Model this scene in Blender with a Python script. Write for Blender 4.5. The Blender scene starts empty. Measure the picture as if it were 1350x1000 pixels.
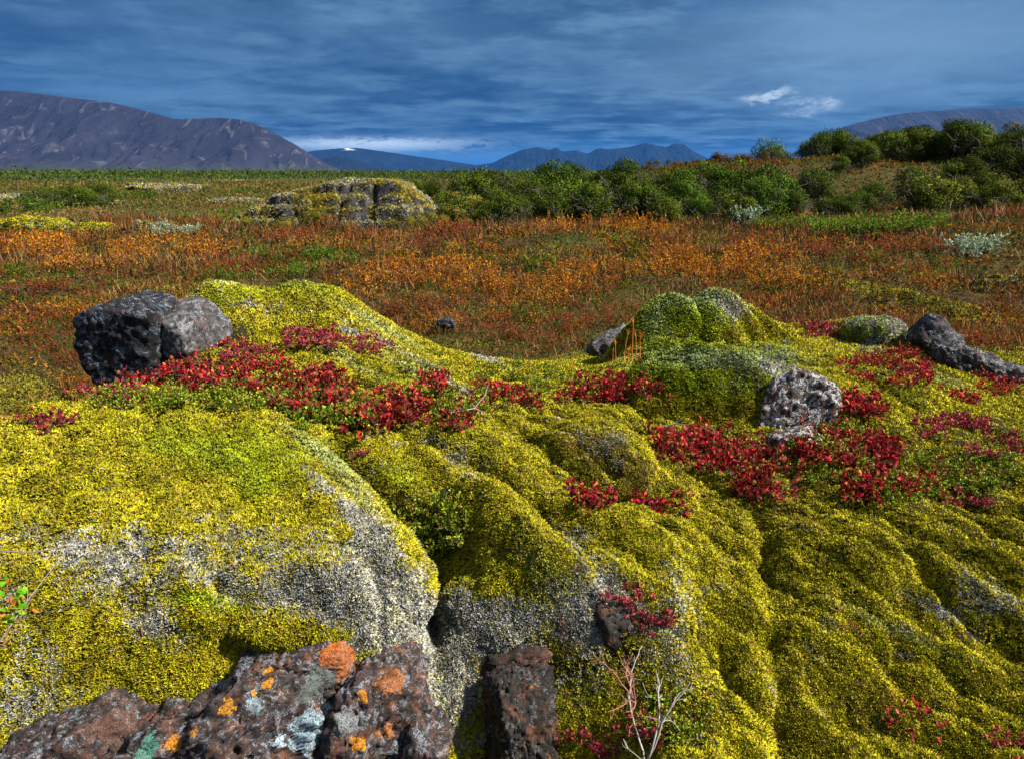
import bpy, bmesh, math, random
import numpy as np
from mathutils import Vector, Matrix
R = math.radians
rng = np.random.default_rng(7)
random.seed(7)
C = bpy.context.scene.collection

# ------------------------------------------------------------------ camera model (pixels of the 1350x1000 frame)
H = 1.6; F = 896.0; TH = math.atan(272/896)
cT, sT = math.cos(TH), math.sin(TH)
def ray(px, py):
    u = (px-675)/F; v = (500-py)/F
    return np.array([u, cT+v*sT, -sT+v*cT])
def at(px, py, Y):
    d = ray(px, py); t = Y/d[1]
    return np.array([d[0]*t, Y, H+d[2]*t])
def proj(P):
    P = np.asarray(P); z = P[..., 2]-H
    dep = P[..., 1]*cT - z*sT
    dep = np.where(dep < 0.05, 0.05, dep)
    return 675+F*P[..., 0]/dep, 500-F*(P[..., 1]*sT+z*cT)/dep

# ------------------------------------------------------------------ numpy noise
_perm = np.random.default_rng(3).permutation(4096)
def _h(i, j, k=0):
    return _perm[(_perm[(_perm[i & 4095]+j) & 4095]+k) & 4095]
def perlin(x, y, z=None, s=1.0):
    x = np.asarray(x)*s; y = np.asarray(y)*s
    z = (np.zeros_like(x) if z is None else np.asarray(z)*s)
    xi, yi, zi = np.floor(x).astype(int), np.floor(y).astype(int), np.floor(z).astype(int)
    xf, yf, zf = x-xi, y-yi, z-zi
    f = lambda t: t*t*t*(t*(t*6-15)+10)
    u, v, w = f(xf), f(yf), f(zf)
    def g(a, b, c):
        h = _h(xi+a, yi+b, zi+c)
        an = h*(2*np.pi/4096.0); zz = ((h*37) % 4096)/2048.0-1
        rr = np.sqrt(1-zz*zz)
        return np.cos(an)*rr*(xf-a)+np.sin(an)*rr*(yf-b)+zz*(zf-c)
    L = lambda a, b, t: a+(b-a)*t
    return 1.5*L(L(L(g(0,0,0), g(1,0,0), u), L(g(0,1,0), g(1,1,0), u), v),
             L(L(g(0,0,1), g(1,0,1), u), L(g(0,1,1), g(1,1,1), u), v), w)
def fbm(x, y, z=None, s=1.0, o=4, gain=.5):
    t = 0; a = 1; n = 0
    for i in range(o):
        t = t+a*perlin(np.asarray(x)+i*7.3, np.asarray(y)-i*3.1, None if z is None else np.asarray(z)+i*5.7, s)
        n += a; a *= gain; s *= 2.03
    return t/n
def sstep(a, b, x):
    t = np.clip((x-a)/(b-a), 0, 1); return t*t*(3-2*t)
def polydist(x, y, pts):
    d = np.full(np.shape(x), 1e9)
    for (ax, ay), (bx, by) in zip(pts[:-1], pts[1:]):
        vx, vy = bx-ax, by-ay
        t = np.clip(((x-ax)*vx+(y-ay)*vy)/(vx*vx+vy*vy+1e-12), 0, 1)
        d = np.minimum(d, np.hypot(x-ax-t*vx, y-ay-t*vy))
    return d

# ------------------------------------------------------------------ terrain: lava mound near the camera + heath plain + rise on the right
ctl = [ # px, py, forward distance
 (0,560,2.3),(60,542,2.35),(150,545,2.25),(300,545,2.15),(430,575,2.05),(380,620,1.75),(200,640,1.7),(40,640,1.75),
 (300,720,1.42),(120,760,1.34),(0,800,1.3),(420,730,1.42),(500,740,1.4),(470,680,1.55),(300,800,1.24),(400,810,1.22),(480,815,1.22),(200,830,1.22),(30,880,1.2),(520,800,1.26),
 (480,640,1.75),
 (560,700,1.72),(590,760,1.62),(575,830,1.45),(540,620,2.0),(480,575,2.15),
 (620,600,2.05),(640,680,1.72),(700,740,1.55),(740,790,1.42),(640,780,1.45),(600,560,2.3),(680,640,1.85),
 (820,800,1.40),(850,830,1.36),(800,720,1.6),(880,720,1.6),
 (100,535,2.7),(110,510,3.0),(200,510,2.75),(300,500,2.8),(300,470,3.0),(400,520,2.6),(500,540,2.4),
 (360,462,3.15),(430,465,3.1),(500,490,2.95),(560,500,2.85),(600,520,2.7),(420,490,2.85),
 (300,445,3.3),(260,378,3.55),(300,373,3.7),(400,370,3.85),(450,385,3.85),(500,415,3.9),(350,400,3.6),(420,420,3.5),(560,450,4.0),(520,450,3.6),
 (620,470,4.3),(700,482,4.6),(760,478,4.5),(640,490,3.6),(700,515,3.1),(760,500,3.5),
 (740,560,2.45),(800,560,2.5),(850,600,2.25),(760,600,2.2),(820,660,1.9),(700,560,2.4),
 (800,478,4.1),(850,458,4.35),(900,452,4.45),(960,450,4.4),(1000,440,4.3),(900,462,4.0),(860,468,3.8),(940,466,3.75),(900,490,3.4),(830,490,3.4),
 (860,500,3.15),(940,500,3.3),(1010,500,3.1),(1040,520,2.9),(900,552,2.72),(960,555,2.7),(850,540,2.75),(900,575,2.55),
 (1040,428,4.6),(1100,452,4.3),(1060,470,3.6),(1100,510,3.0),(1150,420,4.6),(1200,440,4.5),(1160,480,3.6),(1100,600,2.3),(1050,640,2.1),
 (1200,520,3.2),(1260,540,3.1),(1350,545,3.2),(1200,580,2.6),(1300,600,2.5),(1200,650,2.15),(1300,680,2.0),(1350,500,4.0),(1280,470,4.1),
 (950,650,2.05),(1000,700,1.85),(900,660,2.0),(1100,700,1.85),(1200,750,1.68),(1350,780,1.6),(1290,835,1.5),(1350,880,1.4),(1200,860,1.42),
 (1000,760,1.66),(1100,820,1.5),(1010,860,1.4),(900,800,1.5),(900,900,1.3),(1100,920,1.3),(1230,960,1.25),(1000,1000,1.16),(1100,1000,1.16),(1350,1000,1.15),(870,1000,1.12),
]
cp = [at(*c) for c in ctl]
raw = [ # front of the overhang, hollows and the surroundings of the mound
 (-.95,1.02,.30),(-.7,1.02,.26),(-.45,1.05,.26),(-.25,1.07,.28),(-.13,1.2,.30),(0.0,1.18,.28),(.1,1.15,.28),(.2,1.17,.30),(-.02,1.34,.40),(.12,1.33,.40),
 (-.7,.7,.15),(0,.7,.15),(.6,.7,.25),(1.0,.7,.3),(-1.2,.8,.2),
 (-2,1.4,.5),(-2.3,2.35,.35),(-2.7,1.2,.3),(-1.6,.7,.2),
 (0,0,.1),(-1.5,-1,.1),(1.5,-1,.1),(1.8,.7,.35),(2.4,1.5,.4),(2.6,2.5,.5),(3.4,3.2,.45),(3.4,2,.3),
 (-2.35,2.6,.2),(-2.15,2.7,.36),(-1.95,2.62,.5),(-2.5,3.2,.05),(-2.35,3.2,.15),(-2.35,3.6,.05),(-2.1,3.9,.08),(-1.95,3.0,.55),(-2.6,4.5,.0),(-3,3.6,0),(-1.0,4.6,.15),(-1.6,5.2,.03),(-.3,4.9,.1),(-1.9,4.1,.12),(-.9,4.25,.6),(.4,5.6,.12),(-.2,6,.03),(1.1,5.3,.25),(1.5,4.95,.3),(1.2,6,.1),
 (-4,5,0),(-4,3,.05),(-3.6,1.5,.1),(-2,6.5,0),(2,6.5,.12),(2.3,5.3,.35),(3.1,5.0,.35),(3.6,6.5,.2),(4.2,5,.3),(5,4,.2),(4,8,.1),(1.5,8,.02),(-1,8,0),(-4,8,0),(5.5,7,.1),
 (-4,0,.05),(4,0,.1),(0,-3,0),(-4,-3,0),(4,-3,0),(5,2,.1),
]
CP = np.array(cp+[np.array(r) for r in raw])
def _phi(r): return np.sqrt(r*r+.12**2)
_D = np.hypot(CP[:,None,0]-CP[None,:,0], CP[:,None,1]-CP[None,:,1])
_W = np.linalg.solve(_phi(_D)-np.eye(len(CP))*0.004, CP[:,2])
def rbf(x, y):
    z = np.zeros(np.shape(x))
    for (a, b, _), w in zip(CP, _W): z += w*_phi(np.hypot(x-a, y-b))
    return z
def plain(x, y):
    r = np.hypot(x, y)
    z = .07*fbm(x, y, None, .35, 3)*sstep(3, 8, r)+(.32*(np.abs(fbm(x, y, None, .55, 3))-.1)+.07*fbm(x+9, y, None, 1.9, 2))*sstep(5, 8, r)*(1-sstep(30, 60, r))
    z += .25*fbm(x, y, None, .06, 3)*sstep(14, 40, r)*(1-sstep(150, 400, r))
    # rise on the right behind the heath
    u = x/np.maximum(y, 1)
    rise = sstep(20.5, 29, y)*sstep(-.02, .30, u)*1.85+sstep(28, 45, y)*sstep(.3, .8, u)*1.0
    z += rise*(1-sstep(60, 130, r))*(1+.25*fbm(x, y, None, .15, 3))
    z -= .9*np.exp(-((x-10.5)/3.2)**2-((y-24.5)/1.6)**2)
    z += .35*sstep(9, 20, y)*sstep(.35, .8, u)*(1-sstep(60, 130, r))
    return z
creases = []
def base_h(x, y):
    x = np.asarray(x, float); y = np.asarray(y, float)
    w = sstep(9.5, 6.0, np.hypot(x*.85, y))
    z = plain(x, y)
    m = w > 0
    if m.any():
        xm, ym = x[m], y[m]
        z[m] = z[m]*(1-w[m])+w[m]*rbf(xm, ym)
    return z
def hit(px, py, f=None, tmax=60):
    d = ray(px, py); t = np.geomspace(.6, tmax, 1400)
    X, Y, Z = d[0]*t, d[1]*t, H+d[2]*t
    z = (f or height)(X, Y)
    k = np.argmax(Z < z)
    if k == 0: k = len(t)-1
    return np.array([X[k], Y[k], z[k]])
def add_crease(pts, w, dep):
    creases.append(([tuple(hit(a, b, base_h)[:2]) for a, b in pts], w, dep))
add_crease([(440,580),(505,640),(550,700),(570,760),(565,850)], .04, .08)
add_crease([(690,572),(735,612),(800,642),(855,660)], .03, .055)
add_crease([(1000,665),(1012,760),(1020,860),(1035,1000)], .035, .04)
add_crease([(1190,735),(1240,790),(1290,838),(1335,848)], .035, .06)
add_crease([(1050,650),(1120,690),(1200,720)], .03, .03)
add_crease([(330,452),(420,458),(500,478),(600,520)], .035, -.03)
add_crease([(560,600),(640,680),(730,760)], .05, -.03)
add_crease([(620,600),(720,680),(800,760)], .03, .03)
add_crease([(870,690),(930,780),(960,870)], .04, .03)
add_crease([(1130,800),(1230,860),(1350,910)], .05, -.035)
add_crease([(420,395),(400,440)], .03, .02)
add_crease([(0,720),(110,715),(160,790),(230,830)], .03, .022)
add_crease([(860,455),(930,468),(1010,462)], .05, .03)
domes = [] # cx, cy, rx, ry, angle, height, power
def add_dome(px, py, Y, rx, ry, ang, h, pw=2.4, q=.6):
    p = at(px, py, Y); domes.append((p[0], p[1], rx, ry, R(ang), h, pw, q))
add_dome(908, 432, 4.25, .50, .42, 0, .32, 1.9, .95)
add_dome(960, 432, 4.3, .22, .25, 0, .10, 2.0, .9)
add_dome(870, 450, 4.0, .22, .22, 0, .10)
add_dome(1010, 440, 4.35, .2, .25, -20, .06)
add_dome(935, 510, 2.98, .42, .32, -8, .22, 2.0, .95)
add_dome(790, 600, 2.22, .20, .26, 40, .07)
add_dome(1195, 530, 3.2, .18, .2, 0, .06)
add_dome(640, 480, 3.7, .16, .18, 0, .05)
add_dome(1180, 760, 1.68, .28, .16, -40, .05)
add_dome(1080, 760, 1.66, .2, .16, -40, .04)
add_dome(680, 720, 1.62, .12, .28, 40, .05)
add_dome(1120, 402, 8.1, .9, .5, 0, .16)
add_dome(1230, 412, 7.7, .8, .5, 0, .15)
add_dome(1300, 440, 6.9, .5, .4, 0, .12)
add_dome(20, 520, 5.0, .9, .6, 0, .06)
for _px, _py, _rx, _ry, _hh in [(60,390,1.1,.6,.16),(620,347,1.0,.6,.2),(735,327,1.4,.8,.22),(1000,302,1.8,.9,.2),(520,347,1.0,.5,.18),(450,374,.8,.5,.16),(720,354,.9,.5,.18),(1150,322,1.5,.8,.2),(880,332,1.2,.7,.18),(180,327,1.3,.7,.2),(380,340,1.2,.6,.2),(1300,348,1.1,.6,.22),(230,397,.8,.5,.14),(560,425,.5,.35,.12),(1060,388,.9,.5,.15),(60,302,1.8,.9,.25)]:
    add_dome(_px, _py, 1.6/math.tan(TH-math.atan((500-_py)/F)), _rx, _ry, 0, _hh)
def worley(x, y, s):
    x = np.asarray(x)*s; y = np.asarray(y)*s; xi, yi = np.floor(x).astype(int), np.floor(y).astype(int); d1 = np.full(x.shape, 9.); d2 = d1.copy()
    for i in (-1, 0, 1):
        for j in (-1, 0, 1):
            h = _h(xi+i, yi+j, 5); fx, fy = xi+i+.15+.7*h/4096., yi+j+.15+.7*((h*73) % 4096)/4096.
            d = np.hypot(x-fx, y-fy); d2 = np.minimum(d2, np.maximum(d, d1)); d1 = np.minimum(d1, d)
    return d1*.85+.15*(1-np.clip(d2-d1, 0, 1))
def pillows(x, y):
    a = (x-y)*.7071; b = (x+y)*.7071      # a: along the lava folds, b: across them
    wx = .12*perlin(x, y, None, 1.7); 
    n1 = np.abs(perlin(a*.40+wx, b*1.35-wx, None, 2.3))
    ux, uy = (a*.72+.05*perlin(x, y, None, 4)), (b*1.0+.05*perlin(x+9, y, None, 4))
    c1 = worley(ux, uy, 4.6); c2 = worley(ux+3, uy, 10.5)
    n2 = np.abs(perlin(a*.55+4, b*1.2+wx+9, None, 5.2))
    sm = 1-.55*np.exp(-((x+.65)/.62)**2-((y-1.75)/.5)**2)
    return sm*(.056*(n1**.8-.3)+.018*(n2-.3)+.034*(np.sqrt(np.clip(1-(c1/.62)**2, 0, 1))-.6)*(.55+.9*np.clip(perlin(x, y, None, 1.3)+.4, 0, 1))+.020*(np.sqrt(np.clip(1-(c2/.62)**2, 0, 1))-.6))+.012*perlin(x, y, None, 9)+.008*perlin(x+3, y, None, 21)+.005*perlin(x, y+7, None, 38)
def moundness(x, y):
    x = np.asarray(x, float); y = np.asarray(y, float); w = sstep(6.6, 5.2, np.hypot(x*.9, y)); m = w > 0
    if m.any():
        xm, ym = x[m], y[m]
        w[m] *= np.maximum(sstep(.07, .20, rbf(xm, ym)+.06*fbm(xm, ym, None, 2.5, 3)), sstep(1.9, 1.4, ym))
    return w
def height(x, y):
    z = base_h(x, y)
    x = np.asarray(x, float); y = np.asarray(y, float)
    r = np.hypot(x, y)
    m2 = (r >= 9) & (r < 32)
    if m2.any():
        xm, ym = x[m2], y[m2]; q = np.zeros_like(xm)
        for cx, cy, rx, ry, a, h, pw, qq in domes:
            if cy < 7: continue
            u = (xm-cx)/rx; v = (ym-cy)/ry; q += h*(1-np.clip(np.hypot(u, v)**pw*(1+.3*perlin(xm, ym, None, 1.5)), 0, 1))**qq
        z[m2] += q
    m = r < 9
    if m.any():
        xm, ym = x[m], y[m]
        q = pillows(xm, ym)*sstep(9, 5.5, r[m])*(1-.5*sstep(2.9, 3.6, r[m]))
        for pts, w, dep in creases:
            d = polydist(xm, ym, pts)
            q -= dep*np.exp(-(d/w)**2)
        for cx, cy, rx, ry, a, h, pw, qq in domes:
            dx, dy = xm-cx, ym-cy; c, s = math.cos(a), math.sin(a)
            u = (dx*c+dy*s)/rx; v = (-dx*s+dy*c)/ry; wob = 1+.28*perlin(xm, ym, None, 3.2)+.12*perlin(xm, ym, None, 8)
            d = np.clip((np.hypot(u, v)*wob)**pw, 0, 1); q += h*(1-d)**qq
        z[m] += q
    return z
def hz(x, y): return float(height(np.array([x]), np.array([y]))[0])

# ------------------------------------------------------------------ scene helpers
def link(o, parent=None):
    C.objects.link(o)
    if parent is not None: o.parent = parent
    return o
def tag(o, label=None, cat=None, group=None, kind=None):
    if label: o['label'] = label
    if cat: o['category'] = cat
    if group: o['group'] = group
    if kind: o['kind'] = kind
    return o
def mesh_np(name, V, T, mat, parent=None, col=None, smooth=False, extra=None, sn=None):
    me = bpy.data.meshes.new(name)
    V = np.ascontiguousarray(V, dtype=np.float32); T = np.ascontiguousarray(T, dtype=np.int32)
    nt, k = T.shape
    me.vertices.add(len(V)); me.vertices.foreach_set('co', V.ravel())
    me.loops.add(nt*k); me.loops.foreach_set('vertex_index', T.ravel())
    me.polygons.add(nt); me.polygons.foreach_set('loop_start', np.arange(0, nt*k, k, dtype=np.int32))
    if smooth: me.polygons.foreach_set('use_smooth', np.ones(nt, dtype=bool))
    me.update(calc_edges=True)
    if col is not None:
        c4 = np.ones((len(V), 4), dtype=np.float32); c4[:, :3] = col
        a = me.color_attributes.new('Col', 'FLOAT_COLOR', 'POINT'); a.data.foreach_set('color', c4.ravel())
    if extra:
        for n, arr in extra.items():
            a = me.attributes.new(n, 'FLOAT', 'POINT'); a.data.foreach_set('value', np.ascontiguousarray(arr, dtype=np.float32))
    if sn is not None:
        a = me.attributes.new('SN', 'FLOAT_VECTOR', 'POINT'); a.data.foreach_set('vector', np.ascontiguousarray(sn, dtype=np.float32).ravel())
    me.materials.append(mat)
    return link(bpy.data.objects.new(name, me), parent)
def empty(name, loc, rz=0, parent=None):
    o = bpy.data.objects.new(name, None); o.location = loc; o.rotation_euler = (0, 0, rz)
    o.empty_display_size = .1
    return link(o, parent)
def copy_thing(root, loc, rot=(0,0,0), sc=(1,1,1), color=None):
    c = root.copy(); C.objects.link(c); c.location = loc; c.rotation_euler = rot; c.scale = sc
    for ch in list(root.children):
        d = ch.copy(); C.objects.link(d); d.parent = c
        if color is not None: d.color = color
    return c
def merge(parts):
    Vs, Ts, Cs, n = [], [], [], 0
    for V, T, c in parts:
        Vs.append(V); Ts.append(T+n); Cs.append(c); n += len(V)
    return np.concatenate(Vs), np.concatenate(Ts), np.concatenate(Cs)
def frames(N, tilt):
    """orthonormal frames from normals N (n,3) with a random spin and a random tilt (radians)."""
    n = len(N)
    d = rng.normal(size=(n, 3)); N = N+np.tan(np.clip(tilt, 0, 1.3))[:, None]*d*.5 if np.ndim(tilt) else N+math.tan(tilt)*d*.5
    N = N/np.linalg.norm(N, axis=1, keepdims=True)
    a = rng.normal(size=(n, 3)); a -= (a*N).sum(1)[:, None]*N; a /= np.linalg.norm(a, axis=1, keepdims=True)+1e-9
    b = np.cross(N, a)
    return np.stack([a, b, N], axis=2)      # columns
def scatter(tV, tT, tW, P, Fm, S, base, tip):
    """copies of a little template; colour runs from base to tip with template weight tW"""
    n = len(P); k = len(tV)
    S = np.asarray(S); S = S[:, None] if S.ndim == 1 else S
    loc = tV[None]*S[:, None, :]
    V = np.einsum('nij,nkj->nki', Fm, loc)+P[:, None]
    T = tT[None]+(np.arange(n)*k)[:, None, None]
    Cc = base[:, None]*(1-tW)[None, :, None]+tip[:, None]*tW[None, :, None]
    return V.reshape(-1, 3), T.reshape(-1, tT.shape[1]), Cc.reshape(-1, 3)
def kite_star(nb, spread, width, bend=.25, seed=0, up=1.0):
    r = np.random.default_rng(seed+400); V = []; T = []; W = []
    for i in range(nb):
        a = 2*math.pi*(i+r.uniform(-.3, .3))/nb; s = spread*r.uniform(.5, 1.2); L = up*r.uniform(.75, 1.15)
        dx, dy = math.cos(a), math.sin(a); sx, sy = -dy, dx
        w = width*r.uniform(.8, 1.2)
        m = np.array([dx*s*.35, dy*s*.35, L*.6]); t = np.array([dx*(s+bend), dy*(s+bend), L])
        k = len(V)
        V += [np.array([0, 0, 0.]), m+np.array([sx*w, sy*w, 0]), t, m-np.array([sx*w, sy*w, 0])]
        T += [(k, k+1, k+2), (k, k+2, k+3)]; W += [0, .65, 1, .65]
    return np.array(V), np.array(T), np.array(W)
def tri_sample(V, T, weight_v, n):
    """n random points on a triangle mesh, density ~ weight"""
    A, B, D = V[T[:, 0]], V[T[:, 1]], V[T[:, 2]]
    nr = np.cross(B-A, D-A); ar = np.linalg.norm(nr, axis=1)
    w = ar*weight_v[T].mean(1); c = np.cumsum(w); i = np.searchsorted(c, rng.random(n)*c[-1]); i = np.minimum(i, len(T)-1)
    u, v = rng.random(n), rng.random(n); f = u+v > 1; u[f] = 1-u[f]; v[f] = 1-v[f]
    P = A[i]+(B[i]-A[i])*u[:, None]+(D[i]-A[i])*v[:, None]
    N = nr[i]/(ar[i][:, None]+1e-12)
    return P, N, i, u, v

# ------------------------------------------------------------------ node helpers
class NT:
    def __init__(s, tree): s.t = tree; s.n = tree.nodes; s.l = tree.links
    def new(s, typ, ins=None, **kw):
        n = s.n.new(typ)
        for k, v in kw.items(): setattr(n, k, v)
        for k, v in (ins or {}).items():
            if hasattr(v, 'node'): s.l.new(v, n.inputs[k])
            elif v is not None: n.inputs[k].default_value = v
        return n
    def m(s, op, a, b=None, c=None, clamp=False):
        n = s.new('ShaderNodeMath', {0: a, 1: b, 2: c}, operation=op, use_clamp=clamp); return n.outputs[0]
    def vm(s, op, a, b=None):
        n = s.new('ShaderNodeVectorMath', {0: a, 1: b}, operation=op); return n.outputs[0]
    def mix(s, f, a, b, bt='MIX'):
        n = s.new('ShaderNodeMix', None, data_type='RGBA', blend_type=bt)
        for i, v in ((0, f), (6, a), (7, b)):
            if hasattr(v, 'node'): s.l.new(v, n.inputs[i])
            else: n.inputs[i].default_value = v
        return n.outputs[2]
    def noise(s, vec, scale, detail=4, rough=.55, dist=0, out=0):
        n = s.new('ShaderNodeTexNoise', {'Vector': vec, 'Scale': scale, 'Detail': detail, 'Roughness': rough, 'Distortion': dist}); return n.outputs[out]
    def ss(s, x, a, b):
        n = s.new('ShaderNodeMapRange', {0: x, 1: a, 2: b, 3: 0.0, 4: 1.0}, interpolation_type='SMOOTHSTEP'); return n.outputs[0]
    def vor(s, vec, scale, feature='F1', out='Distance', rand=1.0):
        n = s.new('ShaderNodeTexVoronoi', {'Vector': vec, 'Scale': scale, 'Randomness': rand}, feature=feature); return n.outputs[out]
def rgb(r, g, b): return (r, g, b, 1)
def new_mat(name):
    m = bpy.data.materials.new(name); m.use_nodes = True; nt = NT(m.node_tree)
    for n in list(nt.n): nt.n.remove(n)
    out = nt.new('ShaderNodeOutputMaterial')
    return m, nt, out
def leaf_mat(name, trans=.3, tint=True, rough=.6, spec=.2, soft=0.0):
    m, nt, out = new_mat(name)
    a = nt.new('ShaderNodeAttribute', attribute_name='Col').outputs['Color']
    if tint:
        oi = nt.new('ShaderNodeObjectInfo').outputs['Color']
        a = nt.mix(1.0, a, oi, 'MULTIPLY')
    p = nt.new('ShaderNodeBsdfPrincipled', {'Base Color': a, 'Roughness': rough, 'Specular IOR Level': spec})
    if soft:
        sn = nt.new('ShaderNodeVectorTransform', {0: nt.new('ShaderNodeAttribute', attribute_name='SN').outputs['Vector']}, vector_type='NORMAL', convert_from='OBJECT', convert_to='WORLD').outputs[0]; gn = nt.new('ShaderNodeNewGeometry').outputs['Normal']
        mx = nt.new('ShaderNodeMix', None, data_type='VECTOR'); mx.inputs[0].default_value = soft; nt.l.new(gn, mx.inputs[4]); nt.l.new(sn, mx.inputs[5])
        nt.l.new(nt.vm('NORMALIZE', mx.outputs[1]), p.inputs['Normal'])
    t = nt.new('ShaderNodeBsdfTranslucent', {'Color': a})
    x = nt.new('ShaderNodeMixShader', {0: trans, 1: p.outputs[0], 2: t.outputs[0]})
    nt.l.new(x.outputs[0], out.inputs[0])
    return m
HAZE = 3e-5; SKYK = .1; SUNE = 5.0; EXPO = 1.25; OVER = (.38,.43,.49)
# ------------------------------------------------------------------ materials
M_moss = leaf_mat('moss_shoots', .10, False, .85, .05, .72)
M_bush = leaf_mat('birch_leaves', .10, True, .8, .03, .7)
M_leaf = leaf_mat('leaves', .35, True, .75, .05)
M_gloss = leaf_mat('waxy_leaves', .2, True, .55, .15)
M_straw = leaf_mat('dry_stalks', .2)
M_wood, _nt, _o = new_mat('woody_stems')
_tc = _nt.new('ShaderNodeTexCoord').outputs['Object']
_oi = _nt.new('ShaderNodeObjectInfo').outputs['Color']
_c = _nt.mix(_nt.noise(_tc, 60), rgb(.6, .6, .6), rgb(1.2, 1.15, 1.1))
_c = _nt.mix(1.0, _c, _oi, 'MULTIPLY')
_p = _nt.new('ShaderNodeBsdfPrincipled', {'Base Color': _c, 'Roughness': .8}); _nt.l.new(_p.outputs[0], _o.inputs[0])

def ground_mat():
    m, nt, out = new_mat('mossy_soil')
    a = nt.new('ShaderNodeAttribute', attribute_name='Col').outputs['Color']
    pos = nt.new('ShaderNodeNewGeometry').outputs['Position']
    n1 = nt.noise(pos, 3.0, 8, .65); n2 = nt.noise(pos, 90, 3, .6)
    k = nt.m('MULTIPLY', nt.ss(n1, .25, .8), nt.ss(n2, .3, .65))
    c = nt.mix(1.0, a, nt.mix(k, rgb(.55, .55, .55), rgb(1.5, 1.5, 1.5)), 'MULTIPLY')
    h = nt.m('ADD', nt.m('MULTIPLY', n2, .01), nt.m('MULTIPLY', nt.noise(pos, 12, 5), .05))
    b = nt.new('ShaderNodeBump', {'Height': h, 'Strength': .8, 'Distance': 1.0})
    p = nt.new('ShaderNodeBsdfPrincipled', {'Base Color': c, 'Roughness': .95, 'Specular IOR Level': .1, 'Normal': b.outputs[0]})
    nt.l.new(p.outputs[0], out.inputs[0]); return m
M_ground = ground_mat()

def rock_mat(name, dark=(.028,.027,.03), mid=(.10,.09,.09), white=.35, orange=.15, teal=.2, brown=.3, sc=1.0, spots=(), wcol=(.42,.46,.52), moss=0.0):
    """lava with pores; crusts of pale, rust and green lichen. spots: (centre xyz, radius, colour) patches of lichen"""
    m, nt, out = new_mat(name)
    tc = nt.new('ShaderNodeTexCoord').outputs['Object']
    nb = nt.noise(tc, 2.2*sc, 6, .6); nm = nt.noise(tc, 9*sc, 8, .7); nf = nt.noise(tc, 40*sc, 6, .7)
    c = nt.mix(nt.ss(nm, .35, .7), rgb(*dark), rgb(*mid))
    c = nt.mix(nt.m('MULTIPLY', nt.ss(nt.noise(tc, 5*sc, 5, .6, .5), .5, .68), brown, clamp=True), c, rgb(.16, .065, .035))
    def patch(c, seed, s, lo, hi, amount, col, col2):
        off = nt.vm('ADD', tc, (seed*3.1, seed*7.7, seed*1.9))
        a = nt.noise(off, s*sc, 7, .72, .8); f = nt.noise(off, s*sc*7, 4, .7)
        k = nt.m('MULTIPLY', nt.ss(a, lo, hi), nt.ss(f, .46, .50), clamp=True)
        k = nt.m('MULTIPLY', k, amount, clamp=True)
        cc = nt.mix(nt.ss(nt.noise(off, s*sc*12, 3, .6), .35, .65), rgb(*col), rgb(*col2))
        return nt.mix(k, c, cc), k
    kh = 0.0
    c, k1 = patch(c, 1, 6, .57-.2*white, .61-.19*white, min(1, white*2), [v*.6 for v in wcol], wcol)
    c, k2 = patch(c, 2, 9, .60-.2*teal, .65-.18*teal, min(1, teal*2), (.14, .25, .21), (.32, .45, .38))
    c, k3 = patch(c, 3, 7, .64-.2*orange, .67-.18*orange, min(1, orange*3), (.45, .12, .015), (.75, .25, .02))
    for cen, rad, col in spots:
        d = nt.new('ShaderNodeVectorMath', {0: nt.vm('ADD', tc, nt.vm('SCALE', nt.vm('SUBTRACT', nt.noise(tc, 5*sc, 7, .7, 0, 1), (.5,.5,.5)))), 1: cen}, operation='DISTANCE')
        sc_n = [n for n in nt.n if n.type == 'VECT_MATH' and n.operation == 'SCALE'][-1]; sc_n.inputs['Scale'].default_value = rad*3.2
        k = nt.m('MULTIPLY', nt.ss(d.outputs['Value'], rad, rad*.93), nt.ss(nf, .455, .475), clamp=True)
        c = nt.mix(k, c, nt.mix(nt.ss(nt.noise(tc, 70*sc, 3), .35, .65), rgb(*[v*.55 for v in col]), rgb(*col)))
    nv = nt.noise(tc, 120*sc, 4, .7); c = nt.mix(1.0, c, nt.mix(nt.ss(nv, .35, .65), rgb(.6,.6,.6), rgb(1.35,1.35,1.35)), 'MULTIPLY')
    pit = nt.ss(nt.vor(tc, 26*sc), .0, .35)
    pit2 = nt.ss(nt.vor(tc, 70*sc), .0, .4)
    pm = nt.m('MULTIPLY', nt.m('ADD', .35, nt.m('MULTIPLY', pit2, .65)), 1.0)
    c = nt.mix(1.0, c, nt.mix(pm, rgb(.35,.32,.3), rgb(1.1,1.1,1.1)), 'MULTIPLY')
    hgt = nt.m('ADD', nt.m('MULTIPLY', pit, .012/sc), nt.m('ADD', nt.m('MULTIPLY', pit2, .006/sc), nt.m('ADD', nt.m('MULTIPLY', nm, .03/sc), nt.m('MULTIPLY', nf, .02/sc))))
    b = nt.new('ShaderNodeBump', {'Height': hgt, 'Strength': .9, 'Distance': 1.0})
    p = nt.new('ShaderNodeBsdfPrincipled', {'Base Color': c, 'Roughness': .85, 'Specular IOR Level': .12, 'Normal': b.outputs[0]})
    nt.l.new(p.outputs[0], out.inputs[0]); return m

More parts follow.
